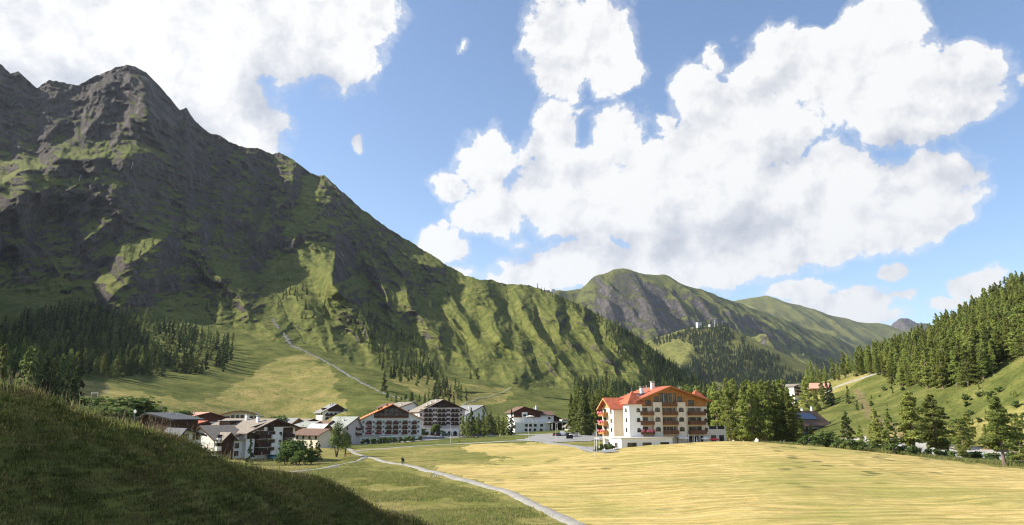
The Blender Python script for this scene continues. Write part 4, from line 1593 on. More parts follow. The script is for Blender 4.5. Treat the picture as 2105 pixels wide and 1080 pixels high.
# wing on the left
h.body(-9.8, -.01, 1.5, 13, EA - 1.4, EA + 1.6, 'white', axis='x', name='side_wing')
h.roof(-9.8, -.1, 1.5, 13, EA - 1.4, EA + 1.8, 'stone_roof', .9, 1.4, axis='x')
for py in (906, 922, 938):
    z = h.hy(py, 211)
    h.win(-2.0, z + .3, 1.5, 1.4, y=1.5)
    h.win(-4.8, z + .3, 1.3, 1.4, y=1.5)
    h.balcony(-9.6, -6.6, z, 1.4, 'white', y=1.5)
    h.win(-8.0, z, 1.8, 2.0, y=1.5)
h.body(-8.2, -4.6, -.4, 1.4, EA - 1.6, EA - .1, 'dwood', name='porch_gable')
h.roof(-8.2, -4.6, -.4, 3.0, EA - 1.6, EA - .1, 'stone_roof', .8, .8)
h.chimney(7.0, 4.0, EA + 2.6, .8, 1.9)
h.chimney(8.5, 11.0, EA + 3.2, .8, 1.7)
h.box('dormer', 3.6, 7.6, 12.5, 17.5, EA + .8, EA + 3.2, 'dwood')
h.box('dormer_roof', 3.2, 8.4, 12.1, 17.9, EA + 3.22, EA + 3.4, 'grey_roof')
for k in range(3):
    h.win(13.5 + k * 1.5, EA + 1.6, 1.2, 1.2, face='l', v=3.6)

# ---- generic chalets
def chalet(L, R, eave, ridge, depth, wall, roof, label, zwood=None, wood='dwood', floors=(), cols=3, ov=1.0, rp=.5, axis='y', balc=None, chim=(), name='chalet', side=True, cat='chalet', sink=2.5, ovf=1.3, ww=1.1, trim='dwood'):
    h = House(name, L, R, label, cat, sink=sink)
    W = h.W
    dm = h.d
    EA, RI = h.hy(eave, dm), h.hy(ridge, dm)
    h.body(0, W, 0, depth, EA, RI, wall, rp, axis)
    h.roof(0, W, 0, depth, EA, RI, roof, ov, ovf, rp, axis, trim=trim)
    if zwood:
        if axis == 'y':
            h.gable_wood(.05, W - .05, h.hy(zwood, dm), EA, RI, wood, rp)
    for py in floors:
        z = h.hy(py, dm)
        for i in range(cols):
            h.win(W * (i + .5) / cols, z + .1, ww, 1.4)
        if side:
            for k in range(2):
                h.win(depth * (k + .5) / 2, z + .3, 1.0, 1.2, face='l', v=0)
        if balc:
            h.balcony(W * balc[0], W * balc[1], z - .1, 1.2, balc[2])
    for (fx, fy, hh) in chim:
        zt = EA + (RI - EA) * (1 - abs(fx - rp) / max(rp, 1 - rp)) if axis == 'y' else EA + (RI - EA) * (1 - abs(fy - rp) / max(rp, 1 - rp))
        h.chimney(W * fx, depth * fy, zt + .1, .7, hh)
    return h


h = chalet((372, 905, 290), (468, 898, 303), 861, 849, 18, 'white', 'tile_pink', 'chalet with wide faded pink roof and a white balcony under its gable', 872, 'rwood', (884, 872), 5, 1.2, .55, balc=(.55, .82, 'white'), chim=((.15, .3, .8), (.35, .4, .9)), trim='rwood')
h = chalet((372, 915, 268), (440, 912, 276), 880, 867, 12, 'dwood', 'tile_red', 'low brown house with bright red roof in front of the pink roofed chalet', None, floors=(897,), cols=3, ov=1.2, rp=.72, chim=((.2, .4, .6),), trim='rwood')
h = chalet((283, 890, 186), (357, 897, 180), 863, 851, 7, 'dwood', 'dark_roof', 'dark timber house with anthracite seamed roof and thin flues on the left', None, floors=(884,), cols=4, ov=1.0, rp=.28, name='house', cat='house', trim='black', ww=1.6)
for (x, y_, hh) in ((2.0, 4, .7), (4.4, 4.5, .6), (5.2, 5, 1.6), (6.9, 4, .9), (8.2, 5, .8)):
    h.flue(x, y_, h.hy(858, 180), hh)
h = chalet((366, 925, 172), (412, 922, 176), 895, 883, 9, 'greyw', 'dark_roof', 'small low building with sloping dark grey roof beside the dark timber house', None, floors=(905,), cols=2, ov=.8, rp=.2, name='house', cat='house', trim='black', ww=1.8)
# long building with arched blue-grey roof
h = House('apartment_building', (448, 888, 345), (532, 884, 352), 'apartment building with shallow arched blue grey roof and honey wood gable', 'building', sink=3)
W = h.W
EA, RI = h.hy(856, 348), h.hy(846, 348)
arc = [(W * (i / 10), EA + (RI - EA) * math.sin(math.pi * i / 10) ** .8) for i in range(11)]
m = MB().prism([(0, 0, -3), (W, 0, -3)] + [(x, 0, z) for x, z in arc[::-1]], (0, 15, 0))
m.build('wall', M['cream'], h.o)
m = MB()
for (a, b) in zip(arc[:-1], arc[1:]):
    m.prism([(a[0], -2, a[1] + .04), (b[0], -2, b[1] + .04), (b[0], -2, b[1] + .4), (a[0], -2, a[1] + .4)], (0, 19, 0))
m.box(-2.0, 0, -2, 17, EA - .25, EA + .3)
m.box(W, W + 2.0, -2, 17, EA - .25, EA + .3)
rf = m.build('roof', M['metal_roof'], h.o)
m = MB()
for (a, b) in zip(arc[:-1], arc[1:]):
    m.prism([(a[0], -2.1, a[1] - .2), (b[0], -2.1, b[1] - .2), (b[0], -2.1, b[1] + .3), (a[0], -2.1, a[1] + .3)], (0, .09, 0))
m.build('bargeboard', M['owood'], rf)
for i in range(8):
    h.win(W * (.1 + i * .115), EA - 1.3, 1.5, 1.9 if 1 < i < 6 else 1.3, fm='frame')
    h.win(W * (.1 + i * .115), EA - 4.6, 1.5, 1.9)
h.chimney(W * .93, 5, EA + .3, 1.4, 1.2)
for k in (.15, .35, .6, .75):
    h.flue(W * k, 8, RI, .9)
# cluster of wooden chalets between the two big ones
chalet((592, 893, 352), (632, 889, 362), 874, 861, 12, 'cream', 'grey_roof', 'chalet with honey wood gable between the stone roofed chalet and the small white hotel', 876, 'owood', (884,), 3, 1.0, .42, chim=((.2, .5, .8),), trim='owood')
chalet((618, 888, 392), (663, 884, 404), 870, 862, 12, 'dwood', 'stone_roof', 'dark wooden house with broad pale stone roof below the small white hotel', None, floors=(876,), cols=3, ov=1.3, rp=.5)
chalet((630, 893, 345), (668, 889, 356), 877, 868, 10, 'owood', 'pale_roof', 'honey coloured wooden house with pale green sheet roof', None, floors=(881,), cols=3, ov=1.0, rp=.6, name='house', cat='house')
chalet((655, 908, 318), (684, 905, 325), 887, 873, 9, 'rwood', 'white_roof', 'small red brown barn with white sheet roof and two white windows', None, floors=(893,), cols=2, ov=1.1, rp=.5, name='barn', cat='barn', ww=1.3)
chalet((604, 915, 298), (655, 916, 290), 893, 883, 10, 'cream', 'tile_brown', 'long low house with brown tiled roof behind the dark bushes', None, floors=(903,), cols=4, ov=1.0, axis='x', rp=.5, name='house', cat='house')
chalet((663, 886, 372), (700, 884, 380), 878, 866, 12, 'rwood', 'tile_brown', 'dark red wooden house half hidden under the small white hotel', None, floors=(878,), cols=3, ov=1.0)
h = chalet((703, 906, 366), (741, 902, 378), 880, 858, 14, 'pinkish', 'pale_roof', 'white guest house with pale green roof beside the orange roofed hotel', None, floors=(895, 884), cols=2, ov=.8, rp=.75, balc=(.72, .98, 'rwood'), name='guest_house', cat='house', chim=((.45, .4, 1.2),))
h = chalet((700, 884, 402), (722, 882, 408), 870, 858, 10, 'white', 'pale_roof', 'tiny white gabled house with pale roof peeping over the guest house', None, floors=(872,), cols=2, ov=.6, name='guest_house', cat='house')
chalet((798, 872, 470), (828, 870, 478), 838, 829, 14, 'dwood', 'tile_brown', 'brown roofed chalet just behind the ridge of the orange roofed hotel', None, floors=(850,), cols=3, ov=1.2, rp=.7)
chalet((818, 870, 455), (860, 868, 466), 838, 827, 16, 'white', 'stone_roof', 'white chalet with beige stone roof behind the orange roofed hotel', None, floors=(848, 858), cols=3, ov=1.3, rp=.72, chim=((.3, .3, .8),), balc=(.7, .95, 'dwood'))
h = chalet((958, 880, 470), (1000, 878, 486), 852, 834, 18, 'white', 'grey_roof', 'white house with long grey sheet roof half hidden behind the tree group', None, floors=(862,), cols=3, ov=1.2, rp=.8, name='house', cat='house', chim=((.3, .3, 1.1), (.5, .4, 1.1)))
# chalet hotel with terrace near the village edge
h = House('chalet', (1056, 889, 432), (1112, 888, 437), 'chalet with wide brown gable and a white terrace with an open parasol', 'chalet')
W = h.W
u = lambda px: (px - 1056) / 56.0 * W
EA, RI = h.hy(847, 434), h.hy(837, 434)
h.body(0, W, 0, 14, EA, RI, 'white', .36)
h.roof(0, W, 0, 14, EA, RI, 'tile_brown', 1.6, 1.8, .36)
h.gable_wood(.1, W - .1, h.hy(857, 434), EA, RI, 'rwood', .36)
h.box('bay', u(1072), u(1083), -1.2, -.08, h.hy(859, 434), h.hy(847.5, 434), 'white')
h.win(u(1077.5), h.hy(856, 434), 2.0, 1.2, y=-1.2)
h.balcony(0, u(1071.5), h.hy(858, 434), 1.3, 'rwood')
h.balcony(u(1083.5), u(1109), h.hy(858, 434), 1.3, 'rwood')
for px in (1060, 1067, 1088, 1095, 1104):
    h.win(u(px), h.hy(857.5, 434), 1.7, 1.7, y=-.07)
h.body(-1, W + 4, -6, -.1, h.hy(868, 434), h.hy(868, 434), 'white', axis='flat', name='terrace')
for px in (1076, 1084, 1094, 1107):
    h.win(u(px), h.hy(877, 428), 1.8, 1.5, y=-6)
    h.win(u(px) - .3, h.hy(886, 428), 1.6, 1.3, y=-6)
for z, y_ in ((h.hy(868, 434), -6),):
    r_ = MB()
    for k in range(9):
        x = -1 + (W + 5) * k / 8
        r_.box(x - .12, x + .12, -5.95, -5.75, z + .01, z + 1.0)
    r_.box(-1, W + 4, -5.92, -5.8, z + 1.01, z + 1.1)
    r_.build('terrace_railing', M['white'], h.o)
h.body(W + .02, W + 8.5, 0, 12, h.hy(853, 436), h.hy(846, 436), 'white', name='side_wing', axis='x')
h.roof(W + .1, W + 8.5, 0, 12, h.hy(853, 436), h.hy(846, 436), 'tile_brown', .9, 1.3, axis='x')
h.win(W + 5.5, h.hy(862, 436), 1.6, 1.2)
h.win(W + 3.0, h.hy(873, 436), 1.4, 1.2)
h.win(W + 6.0, h.hy(873, 436), 1.8, 1.4)
h.chimney(W * .86, 5, h.hy(845, 434), .7, 2.0)
h.chimney(W * .98, 8, h.hy(845, 434), .8, 3.2)
chalet((1112, 884, 470), (1150, 883, 474), 860, 848, 14, 'dwood', 'dark_roof', 'dark roofed annex stepping down behind the brown gabled chalet', None, floors=(870,), cols=3, ov=1.2, rp=.3, name='annex', cat='annex')
h = House('carport', (1135, 888, 425), (1176, 887, 430), 'open carport with flat grey roof between the chalet and the small gabled garage', 'carport')
W = h.W
h.box('roof', -1, W + 1, -1, 8, 5.4, 5.75, 'grey_roof')
h.box('back_wall', 0, W, 7.6, 8, -2, 5.38, 'dwood')
for k in range(5):
    h.box('post', W * k / 4 - .15, W * k / 4 + .15, -.3, 0, -1.5, 5.38, 'white')
chalet((1177, 888, 410), (1204, 887, 414), 877, 869, 9, 'cream', 'stone_roof', 'small cream gabled garage with beige roof left of the conifers', None, floors=(884,), cols=2, ov=1.2, name='garage', cat='garage', chim=((.1, .3, .6),))
chalet((1155, 872, 480), (1172, 871, 484), 863, 863.2, 4, 'white', 'white_roof', 'low white pergola building above the carport roof', None, cols=1, ov=.3, name='pavilion', cat='pavilion')

# ---- buildings among the trees on the right
h = House('house', (1640, 893, 300), (1706, 886, 318), 'house with a row of solar panels on its roof among larches on the right', 'house', sink=4)
W = h.W
EA, RI = h.hy(872, 309), h.hy(846, 309)
h.body(0, W, 0, 14, EA, RI, 'white', .5, 'x')
rf = h.roof(0, W, 0, 14, EA, RI, 'tile_brown', 1.2, 1.4, .5, 'x')
sl = math.atan2(RI - EA, 7)
pm = MB().box(-.78, .78, -2.1, 2.1, 0, .10).mesh('solar_panel', M['solar'])
for k in range(9):
    o = put('solar_panel', pm, h.o, (W * .27 + k * 1.72, 3.6, EA + (RI - EA) * 3.6 / 7 + .52), (sl, 0, 0))
h.chimney(W * .68, 7.5, RI, .9, 1.2)
h.chimney(W * .95, 7.0, RI, .7, 2.0)
rows_cols(h, (EA - 2.4, EA - 5.2), (2, 5, 8, 11), 1.2, 1.3)
h.balcony(1, W * .5, EA - 3.0, 1.3, 'dwood')
h = House('apartment_building', (1560, 903, 262), (1625, 898, 276), 'white apartment house with dark balconies glimpsed through the larches right of the red roofed hotel', 'building', sink=4)
W = h.W
EA, RI = h.hy(846, 268), h.hy(832, 268)
h.body(0, W, 0, 12, EA, RI, 'white')
h.roof(0, W, 0, 12, EA, RI, 'stone_roof', 1.3, 1.5)
for py in (858, 874, 890):
    z = h.hy(py, 268)
    h.balcony(W * .1, W * .45, z, 1.3, 'dwood')
    h.balcony(W * .55, W * .9, z, 1.3, 'dwood')
    rows_cols(h, (z,), (W * .2, W * .35, W * .65, W * .8), 1.3, 1.9)
h = House('house', (1536, 898, 285), (1556, 896, 290), 'narrow white house behind the larch trunks beside the hotel terrace', 'house', sink=4)
h.body(0, h.W, 0, 8, h.hy(842, 287), h.hy(834, 287), 'white')
h.roof(0, h.W, 0, 8, h.hy(842, 287), h.hy(834, 287), 'stone_roof', .8, 1.0)
rows_cols(h, (h.hy(856, 287), h.hy(872, 287)), (1.2, 3.0), 1.0, 1.3)
h = House('chalet', (1634, 822, 428), (1660, 819, 438), 'white hillside chalet with balconies and brown roofs above the larches', 'chalet', sink=6)
W = h.W
h.body(0, W, 0, 12, h.hy(795, 432), h.hy(790, 432), 'white')
h.roof(0, W, 0, 12, h.hy(795, 432), h.hy(790, 432), 'stone_roof', .8, .8)
for py in (800, 807, 814):
    h.balcony(.5, W * .6, h.hy(py, 432), 1.2, 'dwood')
    rows_cols(h, (h.hy(py, 432),), (1.8, 4.2), 1.2, 1.7)
chalet((1668, 812, 432), (1702, 815, 428), 797, 788, 10, 'lwood', 'tile_pink', 'long chalet with rusty roof beside the hillside chalet', None, floors=(806,), cols=3, ov=1.0, axis='x', sink=6)
chalet((1607, 829, 405), (1622, 828, 408), 822, 817, 6, 'white', 'tile_brown', 'tiny white hut with brown roof below the yellow hill meadow', None, floors=(825,), cols=2, ov=.8, name='hut', cat='hut', sink=4)
# mountain station on the ridge and lift stations on the wooded hill
h = House('mountain_station', (1106, 603, 2150), (1150, 603, 2160), 'grey mountain station on the far ridge', 'building', sink=30)
W = h.W
h.box('wall', 0, W * .55, 0, 20, -20, 9, 'greyw')
h.box('tower', W * .62, W * .8, 0, 18, -20, 14, 'greyw')
h.box('roof', -2, W * .57, -2, 22, 9.1, 10, 'dark_roof')
for k in range(5):
    h.win(W * .06 + k * W * .1, 2, 4, 4)
for nm, px, py, lb in (('lift_station', 1440, 664, 'pale lift station on the shoulder above the wooded hill'), ('lift_station', 1466, 668, 'grey lift station at the top of the wooded hill')):
    h = House(nm, (px - 6, py, 2690), (px + 6, py, 2700), lb, 'station', sink=20)
    h.box('wall', 0, h.W * .7, 0, 12, -20, 2.6, 'greyw')
    h.box('roof', -1, h.W * .7 + 1, -1, 13, 2.61, 3.4, 'grey_roof')
    h.win(h.W / 3, .4, 5, 1.6)

# ------------------------------------------------------------------ vegetation
def leaf_mat(name, c1, c2, c3, trans=.35, var=.35):
    m = bpy.data.materials.new(name)
    m.use_nodes = True
    t = NT(m.node_tree)
    t.n.clear()
    out = t.node('ShaderNodeOutputMaterial')
    geo = t.node('ShaderNodeNewGeometry')
    oi = t.node('ShaderNodeObjectInfo')
    n = t.noise(geo.outputs['Position'], .9, 3, .6)
    col = t.ramp(n, [(.33, c1), (.5, c2), (.68, c3)])
    k = t.mapr(oi.outputs['Random'], 0, 1, 1 - var, 1 + var)
    rnd2 = t.math('FRACT', t.math('MULTIPLY', oi.outputs['Random'], 17.31))
    hs = t.node('ShaderNodeHueSaturation')
    t.set(hs.inputs['Hue'], t.mapr(rnd2, 0, 1, .485, .515))
    t.set(hs.inputs['Saturation'], .92)
    t.set(hs.inputs['Value'], k)
    t.set(hs.inputs['Color'], col)
    d = t.node('ShaderNodeBsdfDiffuse')
    t.set(d.inputs[0], hs.outputs[0])
    tr = t.node('ShaderNodeBsdfTranslucent')
    t.set(tr.inputs[0], hs.outputs[0])
    mx = t.node('ShaderNodeMixShader')
    mx.inputs[0].default_value = trans
    t.l.new(d.outputs[0], mx.inputs[1])
    t.l.new(tr.outputs[0], mx.inputs[2])
    t.l.new(mx.outputs[0], out.inputs[0])
    return m


L_LARCH = leaf_mat('larch_needles', (0.182, 0.229, 0.049), (0.261, 0.303, 0.066), (0.350, 0.385, 0.091), .52)
L_SPRUCE = leaf_mat('spruce_needles', (0.055, 0.086, 0.034), (0.081, 0.117, 0.044), (0.114, 0.153, 0.057), .25)
L_PINE = leaf_mat('pine_needles', (0.118, 0.154, 0.046), (0.169, 0.208, 0.059), (0.229, 0.269, 0.077), .52)
L_BUSH = leaf_mat('bush_leaves', (0.069, 0.106, 0.027), (0.106, 0.156, 0.040), (0.150, 0.206, 0.056), .3)
L_GRASS = leaf_mat('grass_blades', (0.161, 0.203, 0.048), (0.245, 0.259, 0.077), (0.364, 0.329, 0.126), .58, .25)
L_SUNLIT = leaf_mat('sunlit_grass_blades', (0.119, 0.166, 0.035), (0.182, 0.213, 0.054), (0.315, 0.261, 0.119), .58, .3)  # crest grass, colour raised to look sunlit
L_SHADED = leaf_mat('shaded_grass_blades', (.055, .075, .020), (.085, .095, .028), (.15, .115, .055), .25, .35)  # darker copy of the crest grass, the slope's shade put into its colour
L_SEED = leaf_mat('grass_seed_heads', (0.220, 0.170, 0.090), (0.300, 0.240, 0.130), (0.360, 0.300, 0.180), .3, .25)


def quads_mesh(name, C, N, U, S, mat, asp=1.0):
    """many small quads: centres, normals, up hints, sizes"""
    n = len(C)
    N = N / np.linalg.norm(N, axis=1, keepdims=True)
    A = np.cross(N, U)
    A /= (np.linalg.norm(A, axis=1, keepdims=True) + 1e-9)
    B = np.cross(N, A)
    s = S[:, None]
    v = np.stack([C - A * s - B * s * asp, C + A * s * .6 - B * s * asp, C + A * s + B * s * asp, C - A * s * .6 + B * s * asp], 1).reshape(-1, 3)
    me = bpy.data.meshes.new(name)
    me.vertices.add(4 * n)
    me.vertices.foreach_set('co', v.astype(np.float32).ravel())
    me.loops.add(4 * n)
    me.loops.foreach_set('vertex_index', np.arange(4 * n, dtype=np.int32))
    me.polygons.add(n)
    me.polygons.foreach_set('loop_start', np.arange(0, 4 * n, 4, dtype=np.int32))
    me.update()
    me.materials.append(mat)
    return me


def conifer(seed, h=18.0, r=3.4, n=2200, leaf=.26, mat=None, bark='trunk', base=.12, power=.85, droop=.25, airy=.45, sparse=0.0, detail=True):
    """returns (trunk mesh, crown mesh)"""
    rg = np.random.RandomState(seed)
    rr = random.Random(seed)
    nb = int(h * (3.2 if detail else 1.8))
    m = MB()
    lean = (rr.uniform(-.02, .02), rr.uniform(-.02, .02))
    segs = 5
    for i in range(segs):
        z0, z1 = h * i / segs * .97, h * (i + 1) / segs * .97
        r0, r1 = h * .016 * (1 - i / segs * .92) + .02, h * .016 * (1 - (i + 1) / segs * .92) + .02
        if i == 0:
            r0 *= 1.35
            z0 = -.8
        m.tube((lean[0] * z0, lean[1] * z0, z0), (lean[0] * z1, lean[1] * z1, z1), r0, r1, 7 if detail else 5)
    C, N = [], []
    lob = rg.uniform(.75, 1.2, 9)
    per = max(6, int(n / nb))
    for b in range(nb):
        t = (b + rg.uniform(0, 1)) / nb
        z = h * (base + (1 - base) * t)
        if t > .06 and rg.uniform() < sparse:
            continue
        az = rg.uniform(0, 2 * np.pi)
        prof = (1 - t) ** power * min(1.0, .45 + t * 5)
        L = r * prof * lob[int(az / (2 * np.pi) * 9) % 9] * rg.uniform(.6, 1.12) + .22
        dr = droop * rg.uniform(.4, 1.4)
        # upward at the tip of the tree, drooping below
        sl = .35 * t - dr * (1 - t)
        ca, sa = math.cos(az), math.sin(az)
        if detail and L > .8:
            m.tube((lean[0] * z, lean[1] * z, z), (ca * L * .8, sa * L * .8, z + sl * L * .8), .012 * h * (1 - t) * .3 + .012, .012, 3)
        k = max(3, int(per * (.35 + 1.2 * prof)))
        q = rg.uniform(.12, 1, k) ** .75
        side = rg.normal(0, .14 + .16 * airy, k) * L * (1.15 - q)
        px = ca * L * q - sa * side
        py = sa * L * q + ca * side
        pz = z + sl * L * q - .18 * L * q * q + rg.normal(0, .14, k) - np.abs(rg.normal(0, .16 * (1 + droop), k))
        C.append(np.stack([px + lean[0] * z, py + lean[1] * z, pz], 1))
        nn = np.stack([rg.normal(0, .75, k) + ca * .35, rg.normal(0, .75, k) + sa * .35, rg.normal(.45, .6, k)], 1)
        N.append(nn)
    C = np.concatenate(C)
    N = np.concatenate(N)
    U = rg.normal(0, 1, N.shape)
    S = leaf * rg.uniform(.6, 1.35, len(C))
    return m.mesh('trunk', M[bark]), quads_mesh('crown', C, N, U, S, mat, .62)


def bushy(seed, h=4.0, r=2.0, n=1200, leaf=.16, mat=None, base=.05, trunk_h=.3, lobes=9):
    rg = np.random.RandomState(seed)
    m = MB()
    rr = random.Random(seed)
    for i in range(4):
        a = rr.uniform(0, 6.28)
        m.tube((0, 0, -.5), (math.cos(a) * r * .35, math.sin(a) * r * .35, h * .6), .03 * h * .5 + .02, .015, 5)
    C = []
    cs = []
    for i in range(lobes):
        a = rg.uniform(0, 6.28)
        t = rg.uniform(0, 1)
        rad_ = r * .62 * math.sqrt(rg.uniform(0, 1)) * (1 - .5 * t)
        cs.append((math.cos(a) * rad_, math.sin(a) * rad_, h * (base + .25 + .55 * t), r * rg.uniform(.3, .52), h * rg.uniform(.13, .24)))
    k = n // lobes
    for (x, y, z, rx, rz_) in cs:
        d = rg.normal(0, 1, (k, 3))
        d /= np.linalg.norm(d, axis=1, keepdims=True)
        d *= rg.uniform(.55, 1.08, (k, 1))
        C.append(np.stack([x + d[:, 0] * rx, y + d[:, 1] * rx, z + d[:, 2] * rz_], 1))
    C = np.concatenate(C)
    N = C - np.array([0, 0, h * .45]) + rg.normal(0, .8, C.shape)
    return m.mesh('trunk', M['trunk_d']), quads_mesh('crown', C, N, rg.normal(0, 1, C.shape), leaf * rg.uniform(.6, 1.4, len(C)), mat, .7)


# prototypes (mesh pairs); heights are unit-scaled when placed
PROTO = {
    'larch': [(conifer(s, 18, rr_, 5600, .18, L_LARCH, 'trunk', .08 + .04 * (s % 3), .62, .18, 1.7), 18.0) for s, rr_ in ((1, 3.3), (2, 2.9), (3, 3.7), (4, 3.1), (5, 2.7), (6, 3.5))],
    'bigl': [(conifer(s, 19, rr_, 9000, .19, L_LARCH, 'trunk', b_, .55, .18, 1.5, .05), 19.0) for s, rr_, b_ in ((11, 4.3, .2), (12, 3.8, .26), (13, 4.6, .18))],
    'spruce': [(conifer(s, 18, rr_, 3200, .24, L_SPRUCE, 'trunk_d', .05, .85, .45, .4), 18.0) for s, rr_ in ((21, 3.2), (22, 2.8), (23, 3.6))],
    'pine': [(conifer(s, 16, rr_, 4600, .20, L_PINE, 'trunk', .08, .66, .28, 1.0), 16.0) for s, rr_ in ((31, 3.0), (32, 3.4), (33, 2.7))],
    'bush': [(bushy(s, 4, 2.2, 1500, .13, L_BUSH), 4.0) for s in (41, 42, 43)],
    'shrub': [(bushy(s, 2, 1.2, 420, .12, L_BUSH, lobes=5), 2.0) for s in (44, 45)],
    'birch': [(bushy(s, 12, 3.4, 3600, .17, L_BUSH, .12, lobes=16), 12.0) for s in (46, 47)],
    'fars': [(conifer(s, 16, 2.9, 420, .55, L_SPRUCE, 'trunk_d', .05, .85, .4, .4, detail=False), 16.0) for s in (51, 52, 53, 54)],
    'farl': [(conifer(s, 16, 3.0, 420, .52, L_PINE, 'trunk', .10, .75, .3, .6, detail=False), 16.0) for s in (61, 62, 63)],
}
trng = random.Random(77)
NAMES = {'larch': 'larch_tree', 'bigl': 'larch_tree', 'spruce': 'spruce_tree', 'pine': 'pine_tree', 'bush': 'bush', 'shrub': 'shrub', 'birch': 'leafy_tree', 'fars': 'spruce_tree', 'farl': 'larch_tree'}
CATS = {'larch': 'tree', 'bigl': 'tree', 'spruce': 'tree', 'pine': 'tree', 'bush': 'bush', 'shrub': 'shrub', 'birch': 'tree', 'fars': 'tree', 'farl': 'tree'}


def plant(kind, loc, h, label, group=None, var=None, wide=1.0):
    pr = PROTO[kind]
    (tm, cm), ph = pr[trng.randrange(len(pr)) if var is None else var % len(pr)]
    e = empty(NAMES[kind], loc, trng.uniform(0, 6.28))
    s = h / ph
    e.scale = (s * wide * trng.uniform(.92, 1.08), s * wide * trng.uniform(.92, 1.08), s)
    tag(e, label, CATS[kind], group)
    put('trunk', tm, e)
    put('crown', cm, e)
    return e


def top_h(px, py_base, py_top, d):
    return abs(P(px, py_top, d)[2] - P(px, py_base, d)[2])


def at(px, py, d):
    """a ground point under a photo column at a given distance"""
    p = P(px, py, d)
    return (p[0], p[1], gz(p[0], p[1]) - .1)


# ---- single trees that can be told apart: kind, px, base py, distance, top py, label
SINGLE = [
    ('bigl', 1882, 938, 196, 806, 'tall broad larch with bare lower trunk in the middle of the right hand meadow edge'),
    ('bigl', 1928, 941, 201, 812, 'second tall larch right beside the tall broad one with bare trunk'),
    ('larch', 1985, 948, 184, 862, 'medium larch standing right of the two tall larches'),
    ('bigl', 2066, 962, 165, 814, 'lone larch with a pale bare lower trunk near the right edge of the meadow'),
    ('larch', 2103, 955, 190, 850, 'larch cut by the right edge of the view behind the lone bare trunked larch'),
    ('pine', 1744, 925, 205, 846, 'dense dark conical conifer at the meadow edge right of the grey road wall'),
    ('larch', 1803, 930, 200, 838, 'light green larch left of a twin pair at the meadow edge'),
    ('larch', 1830, 932, 196, 846, 'bushy larch forming the right half of a twin pair at the meadow edge'),
    ('larch', 1693, 838, 395, 782, 'dark spruce like tree beside the hillside chalet'),
    ('spruce', 1704, 838, 390, 780, 'tallest dark spruce between hillside chalet and grassy bank'),
    ('spruce', 1712, 842, 385, 785, 'dark spruce at the right end of the row below the farm track'),
    ('spruce', 1742, 796, 440, 774, 'small dark conifer alone on the yellow hill meadow beside the farm track'),
    ('pine', 1744, 826, 370, 793, 'single grey green pine on the grassy bank under the farm track'),
    ('larch', 1660, 842, 385, 776, 'rounded larch standing before the hillside chalet'),
    ('larch', 1680, 850, 350, 800, 'bright larch before the dark spruces and behind the solar roof house'),
    ('spruce', 1621, 826, 400, 800, 'tiny dark conifer between white hut and hillside chalet'),
    ('larch', 1668, 905, 255, 874, 'light larch before the solar roof house'),
    ('bush', 1698, 903, 262, 880, 'round leafy bush before the solar roof house'),
    ('larch', 1638, 910, 246, 812, 'tall thin larch before the left end of the solar roof house'),
    ('larch', 1646, 909, 240, 862, 'low larch leaning over the meadow edge before the solar roof house'),
    ('pine', 1775, 858, 330, 830, 'young bushy pine on the bank above the bare earth slope'),
    ('pine', 1763, 850, 330, 822, 'young pine on the bank at the foot of the dark spruces'),
    ('pine', 981, 781, 800, 756, 'lone dark conifer on the open green slope above the village'),
    ('pine', 967, 780, 830, 764, 'small conifer left of the lone dark one on the open slope'),
    ('spruce', 1052, 888, 395, 842, 'dark spruce at the left corner of the brown gabled chalet'),
    ('spruce', 514, 946, 186, 898, 'small bright conifer before the stone roofed chalet'),
    ('birch', 692, 934, 243, 866, 'tall leafy tree by the path junction left of the orange roofed hotel'),
    ('birch', 709, 930, 248, 880, 'rounded leafy tree right beside the tall one at the path junction'),
    ('bush', 602, 950, 196, 896, 'large dark bush before the stone roofed chalet'),
    ('bush', 588, 950, 190, 922, 'low round bush at the left end of the bush row'),
    ('pine', 622, 948, 203, 908, 'slim bushy conifer in the middle of the bush row'),
    ('pine', 637, 946, 208, 903, 'second slim conifer in the bush row below the village'),
    ('pine', 652, 943, 214, 905, 'rightmost slim conifer of the bush row next to the bare shrub'),
    ('bush', 612, 955, 186, 925, 'broad dark bush in front of the slim conifers'),
    ('bush', 640, 950, 196, 926, 'dark bush at the foot of the slim conifers'),
    ('bush', 578, 866, 330, 853, 'round dark tree crown behind the ridge of the stone roofed chalet'),
    ('bush', 896, 884, 330 + 80, 872, 'small clipped tree before the white arcade'),
    ('bush', 868, 897, 405, 880, 'small tree between orange roofed hotel and white arcade'),
    ('larch', 478, 700, 585, 682, 'single larch on the slope right of the dark wood'),
    ('pine', 790, 795, 560, 762, 'dark pine at the lower end of the wooded gully'),
    ('shrub', 1236, 927, 200, 913, 'flowering shrub before the white annex'),
    ('shrub', 1247, 928, 200, 912, 'leafy shrub next to the annex corner'),
    ('shrub', 1258, 927, 199, 916, 'low shrub at the side wall of the annex'),
    ('shrub', 1228, 924, 203, 916, 'small shrub on the gravel forecourt before the annex'),
]
for kind, px, by_, d, ty, lab in SINGLE:
    loc = at(px, by_, d)
    if d > 560:
        loc = P(px, by_, min(d, float(mount_depth(np.array([float(px)]), np.array([float(by_)]))[0][0])) if by_ < 700 else ground_hit(px, by_, 300)[1])
    hh = max(2.0, CZ + pix_dir(px, ty).z / pix_dir(px, ty).y * loc[1] - loc[2])
    plant(kind, loc, hh, lab, wide=1.4 if kind in ('bigl', 'bush') else (1.35 if kind == 'larch' else 1.15))

